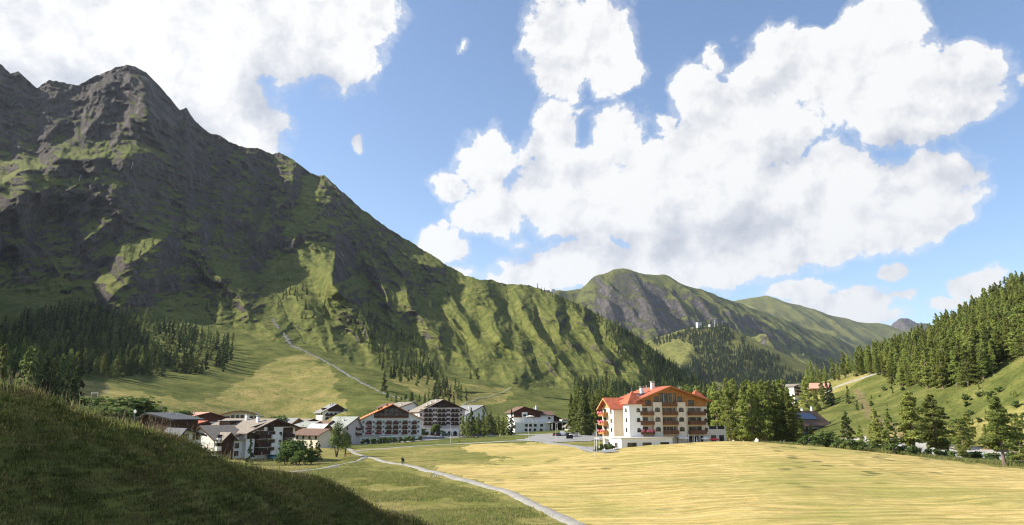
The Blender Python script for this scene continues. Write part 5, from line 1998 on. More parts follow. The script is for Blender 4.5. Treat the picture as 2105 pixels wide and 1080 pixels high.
# ---- groups
ORD = ['first', 'second', 'third', 'fourth', 'fifth', 'sixth', 'seventh', 'eighth', 'ninth', 'tenth', 'eleventh', 'twelfth', 'thirteenth', 'fourteenth']
def group_trees(kind, cols, d0, d1, top0, top1, n, label, group, seed, wide=1.0, base=None):
    r = random.Random(seed)
    seen = {}
    plan = [kind if isinstance(kind, str) else r.choice(kind) for _ in range(n)]
    for i in range(n):
        px = cols[0] + (cols[1] - cols[0]) * (i + r.uniform(.1, .9)) / n
        d = r.uniform(d0, d1)
        loc = at(px, 880, d)
        ty = r.uniform(top0, top1)
        hh = CZ + pix_dir(px, ty).z / pix_dir(px, ty).y * d - loc[2]
        k = plan[i]
        if i == 0:
            lab = 'leftmost ' + label
        elif i == n - 1:
            lab = 'rightmost ' + label
        elif i < n / 2:
            lab = label + ', ' + ORD[i] + ' from the left'
        else:
            lab = label + ', ' + ORD[n - 1 - i] + ' from the right'
        plant(k, loc, max(3, hh), lab, group, wide=wide)


group_trees(['larch', 'pine'], (948, 1022), 385, 412, 838, 862, 13, 'dark conifer in the clump right of the rose hotel', 'conifers in the clump right of the rose hotel', 3, 1.05)
group_trees(['larch'], (1022, 1046), 390, 402, 850, 868, 4, 'pale larch beside the village conifer clump', 'pale larches at the right end of the village clump', 4, 1.0)
group_trees(['larch', 'larch', 'pine'], (1176, 1262), 335, 385, 792, 818, 20, 'conifer left of the red roofed hotel', 'conifers left of the red roofed hotel', 5, 1.0)
group_trees('larch', (1390, 1500), 290, 350, 785, 800, 12, 'larch behind the red roofed hotel', 'larches behind the red roofed hotel', 6, 1.1)
group_trees(['larch', 'larch', 'bigl'], (1496, 1636), 240, 262, 774, 806, 15, 'front larch right of the red roofed hotel', 'larches in the row right of the red roofed hotel', 7, 1.0)
group_trees('larch', (1500, 1622), 300, 360, 778, 806, 12, 'rear larch right of the red roofed hotel', 'larches in the second row right of the hotel', 8, 1.1)
group_trees(['pine', 'larch'], (1632, 1650), 290, 300, 862, 880, 2, 'low larch beside the solar roof house', 'low larches beside the solar roof house', 9, 1.1)
group_trees(['birch', 'pine', 'bush'], (780, 935), 480, 560, 800, 822, 16, 'bushy tree behind the rose hotel', 'bushy trees behind the rose hotel', 10, 1.0)
group_trees(['bush'], (132, 290), 195, 260, 812, 846, 22, 'dark bush behind the grassy crest', 'dark bushes behind the grassy crest', 12, 1.8)
group_trees(['bush'], (325, 392), 262, 300, 838, 850, 8, 'bush behind the dark timber house', 'bushes behind the dark timber house', 13, 1.4)
group_trees(['spruce', 'spruce', 'pine'], (-40, 150), 205, 262, 705, 780, 24, 'conifer of the left edge stand', 'tall conifers at the left edge', 14, 1.15)
group_trees(['shrub'], (742, 868), 362, 372, 905, 909, 12, 'shrub before the orange roofed hotel', 'shrubs before the orange roofed hotel', 15, 1.2)
group_trees(['shrub'], (1640, 2105), 186, 200, 925, 935, 26, 'low shrub between meadow and river', 'low shrubs between meadow and river', 16, 1.2)

group_trees(['larch', 'bigl', 'larch'], (1900, 2112), 212, 238, 838, 880, 10, 'middling larch on the river bank at the right', 'middling larches on the right river bank', 17, 1.35)
group_trees(['larch', 'pine'], (1760, 1870), 212, 236, 858, 890, 5, 'low larch behind the twin pair at the river', 'low larches behind the twin pair at the river', 18, 1.4)

# ---- woods: sampled inside outlines given through the photograph
def march(px, py, dmin, dmax, n, fn):
    """first meeting of many sight lines with a height function; NaN where there is none"""
    px, py = np.asarray(px, float), np.asarray(py, float)
    a_ = (px - 1052.5) / FPX
    b_ = -(py - 540.0) / FPX
    vy = cp_ - b_ * sp_
    vz = sp_ + b_ * cp_
    d = np.geomspace(dmin, dmax, n)[None, :]
    X = (a_ / vy)[:, None] * d
    Y = np.repeat(d, len(px), 0)
    Z = CZ + (vz / vy)[:, None] * d
    hit = Z < fn(X.ravel(), Y.ravel()).reshape(X.shape)
    i = hit.argmax(1)
    ok = hit.any(1)
    k = np.arange(len(px))
    D = np.where(ok, Y[k, i], np.nan)
    return X[k, i], D, fn(X[k, i], Y[k, i])


def far_sampler(segs, r1, amp, scl, floor):
    def f(px, py, dmin, dmax):
        X, D, Z = march(px, py, dmin, dmax, 170, lambda x, y: far_height(segs, x, y, r1, amp, scl, floor))
        return [(x, d, z) for x, d, z in zip(X, D, Z) if d == d]
    return f


def surf(px, py):
    """surface points of the left mountain or of the ground, whichever is nearer"""
    d = mount_depth(px, py)[0]
    sy = interp_cols(px, SKYLINE, 1)
    fy = interp_cols(px, FOOT, 1)
    X, D, Z = march(px, py, 290, 1400, 110, ground_z)
    useg = (D == D) & (py > 600) & ((D < d - 1) | (py > fy + 14))
    out = []
    for i in range(len(px)):
        if useg[i]:
            out.append((X[i], D[i], Z[i]))
        elif py[i] < sy[i] + 1 or px[i] > 1475 or py[i] > fy[i] + 14:
            out.append(None)
        else:
            out.append(P(px[i], py[i], float(d[i])))
    return out


def wood(poly, n, seed, fn=surf, gap=0.0):
    r = np.random.RandomState(seed)
    xs, ys = [p[0] for p in poly], [p[1] for p in poly]
    x = r.uniform(min(xs), max(xs), n * 6)
    y = r.uniform(min(ys), max(ys), n * 6)
    ok = in_poly(x + r.normal(0, 3, n * 6), y + r.normal(0, 3, n * 6), poly)
    x, y = x[ok][:n], y[ok][:n]
    return [(a, b, p) for a, b, p in zip(x, y, fn(x, y)) if p is not None]


def singles(pts, kinds, h0, h1, label, group, wide=1.0, seed=0):
    r = random.Random(seed)
    for (x, y, p) in pts:
        plant(r.choice(kinds), (p[0], p[1], p[2] - .4), r.uniform(h0, h1), label, group, wide=wide)


def instancer(name, pts, kinds, h0, h1, label, cat='forest', seed=0):
    """a wood that reads as one mass: one object, trees scattered on its points"""
    r = np.random.RandomState(seed)
    me = bpy.data.meshes.new(name)
    me.from_pydata([tuple(p) for p in pts], [], [])
    sc_ = me.attributes.new('tree_scale', 'FLOAT', 'POINT')
    sc_.data.foreach_set('value', r.uniform(h0, h1, len(pts)).astype(np.float32) / 16.0)
    o = bpy.data.objects.new(name, me)
    COL.objects.link(o)
    o['kind'] = 'stuff'
    o['label'] = label
    o['category'] = cat
    ng = bpy.data.node_groups.new(name, 'GeometryNodeTree')
    ng.interface.new_socket('Geometry', in_out='INPUT', socket_type='NodeSocketGeometry')
    ng.interface.new_socket('Geometry', in_out='OUTPUT', socket_type='NodeSocketGeometry')
    N_, L_ = ng.nodes, ng.links
    gi, go = N_.new('NodeGroupInput'), N_.new('NodeGroupOutput')
    join = N_.new('GeometryNodeJoinGeometry')
    for ki, k in enumerate(kinds):
        for obj_ in STUFF_SRC[k]:
            pass
    srcs = [q for k in kinds for q in STUFF_SRC[k]]
    gm = N_.new('GeometryNodeGeometryToInstance')
    for q in srcs:
        oi = N_.new('GeometryNodeObjectInfo')
        oi.inputs['Object'].default_value = q
        oi.inputs['As Instance'].default_value = True
        L_.new(oi.outputs['Geometry'], gm.inputs[0])
    iop = N_.new('GeometryNodeInstanceOnPoints')
    iop.inputs['Pick Instance'].default_value = True
    L_.new(gi.outputs[0], iop.inputs['Points'])
    # geometry-to-instance keeps the sources as one; use a join of instances for picking
    L_.new(join.outputs[0], iop.inputs['Instance'])
    N_.remove(gm)
    for q in srcs:
        oi = N_.new('GeometryNodeObjectInfo')
        oi.inputs['Object'].default_value = q
        oi.inputs['As Instance'].default_value = True
        L_.new(oi.outputs['Geometry'], join.inputs[0])
    ri = N_.new('FunctionNodeRandomValue')
    ri.data_type = 'INT'
    ri.inputs['Min'].default_value = 0
    ri.inputs['Max'].default_value = max(0, len(srcs) - 1)
    ri.inputs['Seed'].default_value = seed
    L_.new(ri.outputs[2], iop.inputs['Instance Index'])
    rv = N_.new('FunctionNodeRandomValue')
    rv.data_type = 'FLOAT_VECTOR'
    rv.inputs[0].default_value = (-.04, -.04, 0)
    rv.inputs[1].default_value = (.04, .04, 6.283)
    rv.inputs['Seed'].default_value = seed + 3
    L_.new(rv.outputs[0], iop.inputs['Rotation'])
    na = N_.new('GeometryNodeInputNamedAttribute')
    na.data_type = 'FLOAT'
    na.inputs[0].default_value = 'tree_scale'
    L_.new(na.outputs[0], iop.inputs['Scale'])
    L_.new(iop.outputs[0], go.inputs[0])
    md = o.modifiers.new('scatter', 'NODES')
    md.node_group = ng
    return o


def joined_source(pair, name):
    """trunk and crown in one mesh, for the far woods"""
    bm = bmesh.new()
    bm.from_mesh(pair[0])
    n = len(bm.faces)
    bm.from_mesh(pair[1])
    bm.faces.ensure_lookup_table()
    for i, f in enumerate(bm.faces):
        f.material_index = 0 if i < n else 1
    me = bpy.data.meshes.new(name)
    bm.to_mesh(me)
    bm.free()
    me.materials.append(pair[0].materials[0])
    me.materials.append(pair[1].materials[0])
    return bpy.data.objects.new(name, me)


STUFF_SRC = {}
for k_ in ('fars', 'farl'):
    STUFF_SRC[k_] = [joined_source(pr_, 'forest_tree') for pr_, _ in PROTO[k_]]

STUFF_SRC['hilll'] = [joined_source(pr_, 'forest_tree') for pr_, _ in PROTO['larch'][:4]]

# right-hand hill
def hill_pt(px, py):
    X, D, Z = march(px, py, 215, 1100, 260, ground_z)
    return [(x, d, z) if d == d else None for x, d, z in zip(X, D, Z)]


HILLWOOD = [(1645, 806), (1700, 786), (1745, 772), (1790, 772), (1830, 780), (1850, 792), (1895, 792), (1915, 800), (1990, 790), (2040, 775), (2060, 748), (2105, 735), (2210, 720), (2210, 520), (2105, 592), (2000, 648), (1890, 708), (1800, 750), (1700, 778)]
pts = wood(HILLWOOD, 760, 21, hill_pt)
pts = sorted(pts, key=lambda q: q[2][1])
kept = []
for q in pts:
    if all((q[2][0] - k[2][0]) ** 2 + (q[2][1] - k[2][1]) ** 2 > 3.6 ** 2 for k in kept):
        kept.append(q)
# ridge top behind the crest
rg_ = random.Random(9)
ridge_extra = []
for i in range(90):
    px = rg_.uniform(1650, 2140)
    crest_y = np.interp(px, [1650, 1720, 1800, 1900, 2000, 2105, 2140], [812, 778, 750, 706, 652, 596, 580])
    dd = np.interp(px, [1650, 1720, 1800, 1900, 2000, 2105], [700, 655, 600, 545, 485, 440]) + rg_.uniform(-12, 30)
    p = P(px, crest_y, dd)
    ridge_extra.append((px, crest_y, (p[0], p[1], gz(p[0], p[1]))))
allp = kept + ridge_extra
near, rest = allp[:178], allp[178:]
singles(near, ['larch', 'larch', 'bigl', 'larch', 'pine'], 9.5, 18.5, 'larch in the dense wood covering the right hand hillside', 'larches of the wood on the right hand hillside', 1.38, 31)
fill = [(a, b, (c[0] + rg_.uniform(-2, 2), c[1] + rg_.uniform(1, 4), c[2])) for a, b, c in wood(HILLWOOD, 800, 77, hill_pt)]
rest = rest + [(a, b, (c[0], c[1], gz(c[0], c[1]))) for a, b, c in fill]
if rest:
    instancer('forest', [(q[2][0], q[2][1], q[2][2] - .5) for q in rest], ['hilll'], 8, 16, 'larch wood continuing along the top of the right hand hillside', seed=3)
# young trees on the grassy bank
bank = wood([(1750, 800), (1860, 800), (1900, 820), (2060, 800), (2105, 830), (2105, 880), (1960, 880), (1850, 850), (1790, 850), (1745, 830)], 64, 22, hill_pt)
singles(bank, ['pine', 'shrub', 'shrub', 'larch'], .9, 3.0, 'small young tree on the grassy bank below the right hand wood', 'young trees on the grassy bank', 1.3, 32)

# dark wood at the foot of the left mountain
WOODL = [(-30, 700), (60, 668), (130, 640), (190, 632), (250, 655), (330, 662), (400, 685), (440, 700), (478, 718), (472, 762), (400, 768), (300, 776), (200, 778), (150, 772), (100, 790), (-30, 800)]
pts = wood(WOODL, 760, 23)
pts = sorted(pts, key=lambda q: q[2][1])
near, rest = pts[:290], pts[290:]
singles(near, ['spruce', 'pine', 'pine', 'larch'], 12, 17, 'conifer in the dark wood at the foot of the left mountain', 'conifers of the dark wood at the foot of the left mountain', 1.2, 33)
instancer('forest', [(q[2][0], q[2][1], q[2][2] - .5) for q in rest], ['fars', 'farl'], 11, 16, 'upper part of the dark wood on the shaded mountain foot', seed=4)
# scattered groups on the mountain
SC_ = []
for poly, n, sd in (([(690, 655), (740, 645), (790, 655), (860, 705), (905, 770), (880, 795), (800, 790), (770, 745), (720, 690)], 150, 1), ([(385, 528), (430, 540), (445, 585), (410, 575)], 16, 2),
                    ([(400, 590), (470, 590), (520, 640), (420, 640)], 16, 3), ([(255, 530), (325, 500), (330, 515), (270, 550)], 9, 4), ([(180, 500), (205, 505), (200, 520), (185, 520)], 4, 5),
                    ([(580, 590), (640, 590), (700, 640), (620, 660)], 26, 6), ([(560, 560), (600, 560), (600, 620), (570, 640)], 9, 7), ([(820, 740), (900, 770), (980, 830), (880, 830)], 50, 8),
                    ([(930, 545), (960, 562), (955, 572), (930, 560)], 5, 9)):
    SC_ += wood(poly, n, sd)
instancer('scattered_trees', [(q[2][0], q[2][1], q[2][2] - .5) for q in SC_], ['fars', 'farl'], 8, 14, 'loose conifers dotted over gullies and knobs of the left mountain', 'trees', seed=5)
RIDGE = []
for poly, n, sd in (([(1280, 675), (1340, 720), (1400, 762), (1440, 785), (1475, 812), (1460, 830), (1340, 830), (1250, 800), (1330, 790), (1330, 750), (1300, 720)], 900, 11),
                    ([(1100, 592), (1200, 632), (1290, 682), (1300, 700), (1260, 680), (1180, 640)], 110, 12), ([(1180, 790), (1260, 780), (1300, 830), (1180, 840)], 160, 13),
                    ([(1240, 680), (1290, 690), (1300, 760), (1270, 740)], 60, 14)):
    RIDGE += wood(poly, n, sd)
instancer('forest', [(q[2][0], q[2][1], q[2][2] - .5) for q in RIDGE], ['fars', 'fars', 'farl'], 8, 12.5, 'dark conifer forest on the descending end of the left ridge', seed=6)
# wooded hill in the middle
smp = far_sampler(SEG_MID, 3200, 12, 120, CZ + 10)
poly = [(1385, 690), (1425, 672), (1480, 664), (1545, 712), (1612, 752), (1660, 786), (1650, 830), (1520, 830), (1380, 820), (1400, 770), (1440, 735), (1420, 712)]
px_ = np.random.RandomState(3).uniform(1330, 1670, 9000)
py_ = np.random.RandomState(4).uniform(662, 835, 9000)
kp = soft_poly(px_, py_, poly, 26) & (fbm(px_ / 34, py_ / 20, 3) > -.32) | soft_poly(px_, py_, [(1335, 700), (1420, 684), (1420, 694), (1350, 712)], 6)
px_, py_ = px_[kp][:3000], py_[kp][:3000]
fp = smp(px_, py_, 1800, 3100)
instancer('forest', [(q[0], q[1], q[2] - 1) for q in fp], ['fars'], 15, 22, 'dense conifer forest on the hill in the middle distance', seed=7)
smp = far_sampler(SEG_FAR, 5600, 45, 230, CZ + 60)
px_ = np.random.RandomState(5).uniform(1600, 1730, 1600)
py_ = np.random.RandomState(6).uniform(685, 790, 1600)
kp = soft_poly(px_, py_, [(1600, 690), (1640, 705), (1700, 745), (1725, 775), (1690, 770), (1650, 735)], 10)
fp = smp(px_[kp], py_[kp], 3100, 5500)
if fp:
    instancer('forest', [(q[0], q[1], q[2] - 1) for q in fp], ['fars'], 22, 30, 'strip of forest on the flank below the great peak', seed=8)

# ------------------------------------------------------------------ grass
def blade_clump(seed, n=26, h=.45, spread=.35, mat=None, w=.018, seeds=False):
    rg = np.random.RandomState(seed)
    v, f = [], []
    for i in range(n):
        a = rg.uniform(0, 6.28)
        x, y = rg.normal(0, spread * .5, 2)
        hh = h * rg.uniform(.45, 1.15)
        lx, ly = math.cos(a) * hh * rg.uniform(.1, .55), math.sin(a) * hh * rg.uniform(.1, .55)
        px, py = -math.sin(a) * w, math.cos(a) * w
        o = len(v)
        v += [(x - px, y - py, 0), (x + px, y + py, 0), (x + lx * .45 + px * .7, y + ly * .45 + py * .7, hh * .6), (x + lx * .45 - px * .7, y + ly * .45 - py * .7, hh * .6), (x + lx, y + ly, hh)]
        f += [(o, o + 1, o + 2, o + 3), (o + 3, o + 2, o + 4)]
        if seeds:
            o = len(v)
            q = w * 1.9
            v += [(x + lx - q, y + ly, hh * .93), (x + lx, y + ly + q, hh * 1.05), (x + lx + q, y + ly, hh * .95), (x + lx, y + ly, hh * 1.25)]
            f += [(o, o + 1, o + 3), (o + 1, o + 2, o + 3)]
    me = bpy.data.meshes.new('grass_clump')
    me.from_pydata(v, [], f)
    me.materials.append(mat)
    return bpy.data.objects.new('grass_clump', me)


STUFF_SRC['grass'] = [blade_clump(s, 34, .10, .5, L_SHADED, .012) for s in (1, 2, 3)]
STUFF_SRC['grass2'] = [blade_clump(s, 26, .3, .5, L_SUNLIT, .012) for s in (8, 9)]
STUFF_SRC['tall'] = [blade_clump(s, 9, .55, .8, L_SEED, .007, True) for s in (4, 5)]
STUFF_SRC['meadow'] = [blade_clump(s, 26, .34, 1.5, L_GRASS, .03) for s in (6, 7)]


def scatter_ground(name, pts, kinds, s0, s1, label, seed):
    o = instancer(name, pts, kinds, s0 * 16, s1 * 16, label, 'grass', seed)
    return o


rg = np.random.RandomState(8)
X_ = rg.uniform(-48, 12, 120000)
Y_ = rg.uniform(4, 74, 120000)
Z_ = ground_z(X_, Y_)
ff = crest_field(FSEG, X_, Y_, 3.6)
PXs, PYs = project(X_, Y_, Z_)
ok = (ff > _mqA(X_, Y_) - .3) & (PXs > -40) & (PXs < 960) & (PYs < 1120) & (PYs > 700)
pts = np.stack([X_, Y_, Z_ - .03], 1)[ok]
scatter_ground('grass', pts[:46000], ['grass'], .7, 1.5, 'green grass tufts covering the near slope', 41)
# the crest carries taller stalks
cr = []
for (a, b) in zip(FCREST[2:-1], FCREST[3:]):
    a_, b_ = Vector(a), Vector(b)
    n_ = int((b_ - a_).length * 34)
    for i in range(n_):
        p = a_.lerp(b_, rg.uniform()) + Vector((rg.normal(0, .9), rg.normal(0, .9), 0))
        cr.append((p.x, p.y, gz(p.x, p.y) - .03))
scatter_ground('tall_grass', cr, ['grass', 'grass', 'grass', 'grass2', 'tall'], .7, 1.5, 'tall seeding grass along the crest of the near slope', 42)
# unmown meadow
X_ = rg.uniform(-60, 30, 90000)
Y_ = rg.uniform(76, 230, 90000)
Z_ = ground_z(X_, Y_)
PXs, PYs = project(X_, Y_, Z_)
road_l = [(1230, 1100), (1150, 1062), (1080, 1029), (1000, 1000), (930, 981), (870, 966), (820, 954), (775, 944), (740, 936), (560, 985), (560, 1110)]
road_r = [(800, 945), (880, 960), (960, 980), (1000, 950), (1060, 945), (1000, 932), (940, 920), (760, 930)]
dpath = np.minimum.reduce([np.hypot((PXs - x_), (PYs - y_) * 2.2) for x_, y_ in [(1200, 1085), (1150, 1062), (1115, 1045), (1080, 1029), (1040, 1014), (1000, 1000), (965, 990), (930, 981), (900, 974), (870, 966), (845, 960), (820, 954), (775, 944)]])
ok = in_poly(PXs, PYs, road_l) & (PYs > 925) & (dpath > 34) & (fbm(X_ / 14, Y_ / 14, 3) > -.1)
pts = np.stack([X_, Y_, Z_ - .03], 1)[ok][:12000]
scatter_ground('meadow_grass', pts, ['meadow'], .6, 1.3, 'unmown grass beside the gravel footpath', 43)
# green verge at the far edge of the mown field
vg = []
for i in range(5000):
    px = rg.uniform(1560, 2130)
    py = np.interp(px, [1560, 1700, 1900, 2105], [905, 916, 937, 962]) + rg.normal(0, 2.0)
    d = np.interp(px, [1560, 1700, 1900, 2105], [205, 200, 184, 164]) + rg.uniform(0, 9)
    p = P(px, py, d)
    vg.append((p[0], p[1], gz(p[0], p[1])))
scatter_ground('verge_grass', vg, ['meadow'], 1.2, 3.2, 'tall green verge between mown field and river', 44)

# ------------------------------------------------------------------ small things
def car(loc, rz, col, label, van=False):
    e = empty('parked_car', loc, rz)
    tag(e, label, 'car', 'cars parked in the village')
    L_, Wd, H = (4.9, 1.95, 2.1) if van else (4.3, 1.8, 1.48)
    m = MB()
    if van:
        prof = [(-L_ / 2, .35), (L_ / 2, .35), (L_ / 2, .95), (L_ / 2 - .6, 1.15), (L_ / 2 - 1.2, H - .1), (-L_ / 2 + .1, H), (-L_ / 2, 1.0)]
    else:
        prof = [(-L_ / 2, .32), (L_ / 2, .32), (L_ / 2, .72), (L_ / 2 - .9, .92), (-L_ / 2 + .7, .95), (-L_ / 2, .88)]
    m.prism([(x, -Wd / 2, z) for x, z in prof], (0, Wd, 0))
    body = m.build('body', flat_mat('car_paint_' + label.split()[0], col, .25, .05, 1, .6), e)
    c = MB()
    if not van:
        lo = [(-L_ / 2 + .55, -Wd / 2 + .06), (L_ / 2 - 1.15, -Wd / 2 + .06), (L_ / 2 - 1.15, Wd / 2 - .06), (-L_ / 2 + .55, Wd / 2 - .06)]
        hi = [(-L_ / 2 + 1.0, -Wd / 2 + .24), (L_ / 2 - 1.95, -Wd / 2 + .24), (L_ / 2 - 1.95, Wd / 2 - .24), (-L_ / 2 + 1.0, Wd / 2 - .24)]
        c.add([(x, y, .955) for x, y in lo] + [(x, y, H - .06) for x, y in hi], [(0, 1, 5, 4), (1, 2, 6, 5), (2, 3, 7, 6), (3, 0, 4, 7)])
        c.build('windows', M['glass'], e)
        r = MB().box(-L_ / 2 + .95, L_ / 2 - 1.9, -Wd / 2 + .2, Wd / 2 - .2, H - .06, H)
        r.build('car_roof', flat_mat('car_paint_' + label.split()[0], col), e)
    else:
        c.box(-L_ / 2 + .5, L_ / 2 - 1.4, -Wd / 2 - .01, Wd / 2 + .01, 1.25, 1.8)
        c.build('windows', M['glass'], e)
    for sx in (-1, 1):
        for sy in (-1, 1):
            w = MB().tube((sx * L_ * .31, sy * (Wd / 2 - .2), .32), (sx * L_ * .31, sy * (Wd / 2 + .01), .32), .32, .32, 12).build('wheel', M['black'], e)
            MB().tube((sx * L_ * .31, sy * (Wd / 2 - .0), .32), (sx * L_ * .31, sy * (Wd / 2 + .03), .32), .18, .18, 8).build('rim', M['metal'], w)
    for sy in (-1, 1):
        MB().box(L_ / 2 - .05, L_ / 2 + .02, sy * .62 - .18, sy * .62 + .18, .6, .74).build('headlight', M['wmetal'], e)
    return e


def gp(px, py, dmin=72):
    p = ground_hit(px, py, dmin)
    return (p[0], p[1], gz(p[0], p[1]) + .12)


for px, py, rz, col, lab, van in (
        (1141, 897, 80, (.25, .02, .02), 'red car at the left end of the parked row', False),
        (1148, 897, 95, (.02, .03, .09), 'navy car second from the left in the parked row', False),
        (1156, 896, 85, (.75, .76, .78), 'white van taller than the cars in the middle of the parked row', True),
        (1166, 897, 100, (.015, .015, .018), 'black car between the white van and the silver car', False),
        (1175, 898, 95, (.78, .78, .78), 'whitish car near the right end of the parked row', False),
        (1184, 897, 85, (.35, .36, .38), 'silver car at the right end of the parked row', False),
        (950, 900, 5, (.8, .8, .8), 'white car driving on the village road left of the clump of conifers', False),
        (978, 899, 0, (.03, .04, .05), 'dark car parked under the clump of conifers', False),
        (988, 899, 0, (.09, .10, .13), 'slate car parked beside the dark car under the conifers', False),
        (1010, 898, 0, (.25, .28, .28), 'grey car parked alone under the right end of the clump', False),
        (917, 899, 5, (.06, .10, .10), 'teal dark van before the white arcade', True)):
    x, y, z = gp(px, py)
    car((x, y, z), rad(rz), col, lab, van)


def pole(name, px, py, top, label, r=.06, mat='wmetal', head=True, cat='lamp post', lean=0.0, dmin=72, dist=None):
    x, y, z = gp(px, py, dmin) if dist is None else at(px, py, dist)
    ht = CZ + pix_dir(px, top).z / pix_dir(px, top).y * y - z
    e = empty(name, (x, y, z))
    tag(e, label, cat)
    MB().tube((0, 0, -.3), (lean, 0, ht), r, r * .7).build('pole', M[mat], e)
    if head:
        MB().box(lean - .1, lean + .75, -.14, .14, ht, ht + .14).build('lamp_head', M[mat], e)
    return e


pole('street_lamp', 1143, 913, 871, 'white street lamp at the corner of the parking area')
pole('street_lamp', 1227, 930, 872, 'white street lamp with short arm before the white annex', .08)
pole('street_lamp', 926, 912, 871, 'thin lamp post by the upper path below the rose hotel')
pole('street_lamp', 1087, 905, 872, 'thin lamp post before the brown gabled chalet')
pole('street_lamp', 1241, 872, 845, 'tall pale lamp on the green left of the red roofed hotel', .12, dist=320)
pole('lift_mast', 330, 842, 822, 'slim ski lift mast with two white lamps behind the dark timber house', .1, 'metal', True, 'mast', dist=300)
pole('lift_mast', 303, 842, 823, 'leaning pale mast left of the slim ski lift mast', .1, 'wmetal', False, 'mast', 2.2, dist=280)
pole('lift_mast', 218, 812, 793, 'slim mast alone on the dry meadow behind the bushes', .1, 'metal', True, 'mast', dist=330)
pole('flag_pole', 1223, 940, 905, 'short white pole with red base at the forecourt', .05, 'wmetal', False, 'pole')
# goal-like lift frame
x, y, z = at(195, 808, 320)
e = empty('ski_lift_gate', (x, y, z))
tag(e, 'small white goal shaped lift frame on the dry meadow', 'ski lift')
MB().tube((-1.6, 0, -.5), (-1.4, 0, 3.6), .10).build('leg', M['wmetal'], e)
MB().tube((1.6, 0, -.5), (1.4, 0, 3.6), .10).build('leg', M['wmetal'], e)
MB().tube((-1.7, 0, 3.6), (1.7, 0, 3.6), .12).build('crossbar', M['wmetal'], e)
# A-shaped pylon on the hill meadow
x, y, z = at(1742, 775, 505)
e = empty('lift_pylon', (x, y, z))
tag(e, 'white A shaped pylon standing on the yellow hill meadow', 'pylon')
for s in (-1, 1):
    MB().tube((s * 1.9, 0, -.5), (s * .25, 0, 6.4), .22, .16).build('leg', M['wmetal'], e)
MB().tube((-1.0, 0, 3.2), (1.0, 0, 3.2), .12).build('brace', M['wmetal'], e)
for px, py, top, lab in ((1470, 668, 655, 'lattice mast beside the lift station on the wooded hill'), (1498, 690, 668, 'second lift mast lower on the wooded hill'), (1487, 672, 660, 'short lift mast between the other masts')):
    d = 2680
    p = P(px, py, d)
    e = empty('lift_mast', p)
    tag(e, lab, 'mast')
    ht = P(px, top, d)[2] - p[2]
    for s in (-1, 1):
        MB().tube((s * 4, 0, -12), (s * .8, 0, ht), .8, .5, 4).build('leg', M['metal'], e)
    MB().box(-7, 7, -1, 1, ht - 2, ht).build('crossbar', M['metal'], e)
for px, py, lab in ((162, 372, 'thin mast on the sunny ledge of the left mountain'), (270, 345, 'thin mast at the right end of the mountain shoulder')):
    d = float(mount_depth(np.array([float(px)]), np.array([float(py)]))[0][0])
    p = P(px, py, d - 2)
    e = empty('lift_mast', p)
    tag(e, lab, 'mast')
    MB().tube((0, 0, -3), (1.5, 0, 9), .45, .3, 5).build('pole', M['metal'], e)
# information board
x, y, z = gp(1171, 905)
e = empty('sign_board', (x, y, z), rad(4))
tag(e, 'black rectangular board on two posts beside the parking area', 'sign')
MB().box(-1.45, 1.45, -.06, .06, .5, 2.1).build('panel', M['black'], e)
for s in (-1, 1):
    MB().tube((s * 1.2, .1, -.3), (s * 1.2, .1, 2.0), .05).build('post', M['metal'], e)
# bench at the path junction
x, y, z = gp(716, 938)
e = empty('bench', (x, y, z), rad(5))
tag(e, 'wooden bench under the leafy tree at the path junction', 'bench')
MB().box(-.9, .9, -.2, .2, .40, .46).build('seat', M['lwood'], e)
MB().box(-.9, .9, .2, .25, .55, .9).build('backrest', M['lwood'], e)
for s in (-1, 1):
    MB().box(s * .7 - .04, s * .7 + .04, -.18, .2, -.2, .398).build('leg', M['dwood'], e)
# low wall with pale top before the barn
x, y, z = gp(668, 921)
e = empty('shelter', (x, y, z), rad(4))
tag(e, 'low shelter with flat white roof before the small barn', 'shelter')
MB().box(-4, 4, -2, 2, 2.1, 2.35).build('roof', M['white_roof'], e)
MB().box(-3.6, 3.6, 1.5, 1.7, -.5, 2.09).build('back_wall', M['greyw'], e)
for s in (-1, 1):
    MB().box(s * 3.5 - .1, s * 3.5 + .1, -1.6, -1.4, -.5, 2.09).build('post', M['dwood'], e)


def parasol(x, y, z, r, mat, label, closed=False, h=2.5):
    e = empty('parasol', (x, y, z))
    tag(e, label, 'parasol')
    MB().tube((0, 0, -.2), (0, 0, h), .035).build('pole', M['wmetal'], e)
    m = MB()
    if closed:
        m.tube((0, 0, h - 1.5), (0, 0, h - .1), .22, .06, 8)
    else:
        ring = [(r * math.cos(2 * math.pi * i / 8), r * math.sin(2 * math.pi * i / 8), h - .55) for i in range(8)]
        low = [(a * .97, b * .97, c - .2) for a, b, c in ring]
        m.add([(0, 0, h)] + ring + low, [(0, i + 1, (i + 1) % 8 + 1) for i in range(8)] + [(i + 1, i + 9, (i + 1) % 8 + 9, (i + 1) % 8 + 1) for i in range(8)])
    m.build('canopy', M[mat], e)
    return e


def local(hh, x, y, z):
    c, s = math.cos(hh.rz), math.sin(hh.rz)
    return (hh.a.x + c * x - s * y, hh.a.y + s * x + c * y, hh.z0 + z)


def hlocal(x, y):
    p = local(HOTEL, x, y, 0)
    return (p[0], p[1], gz(p[0], p[1]) + .15)


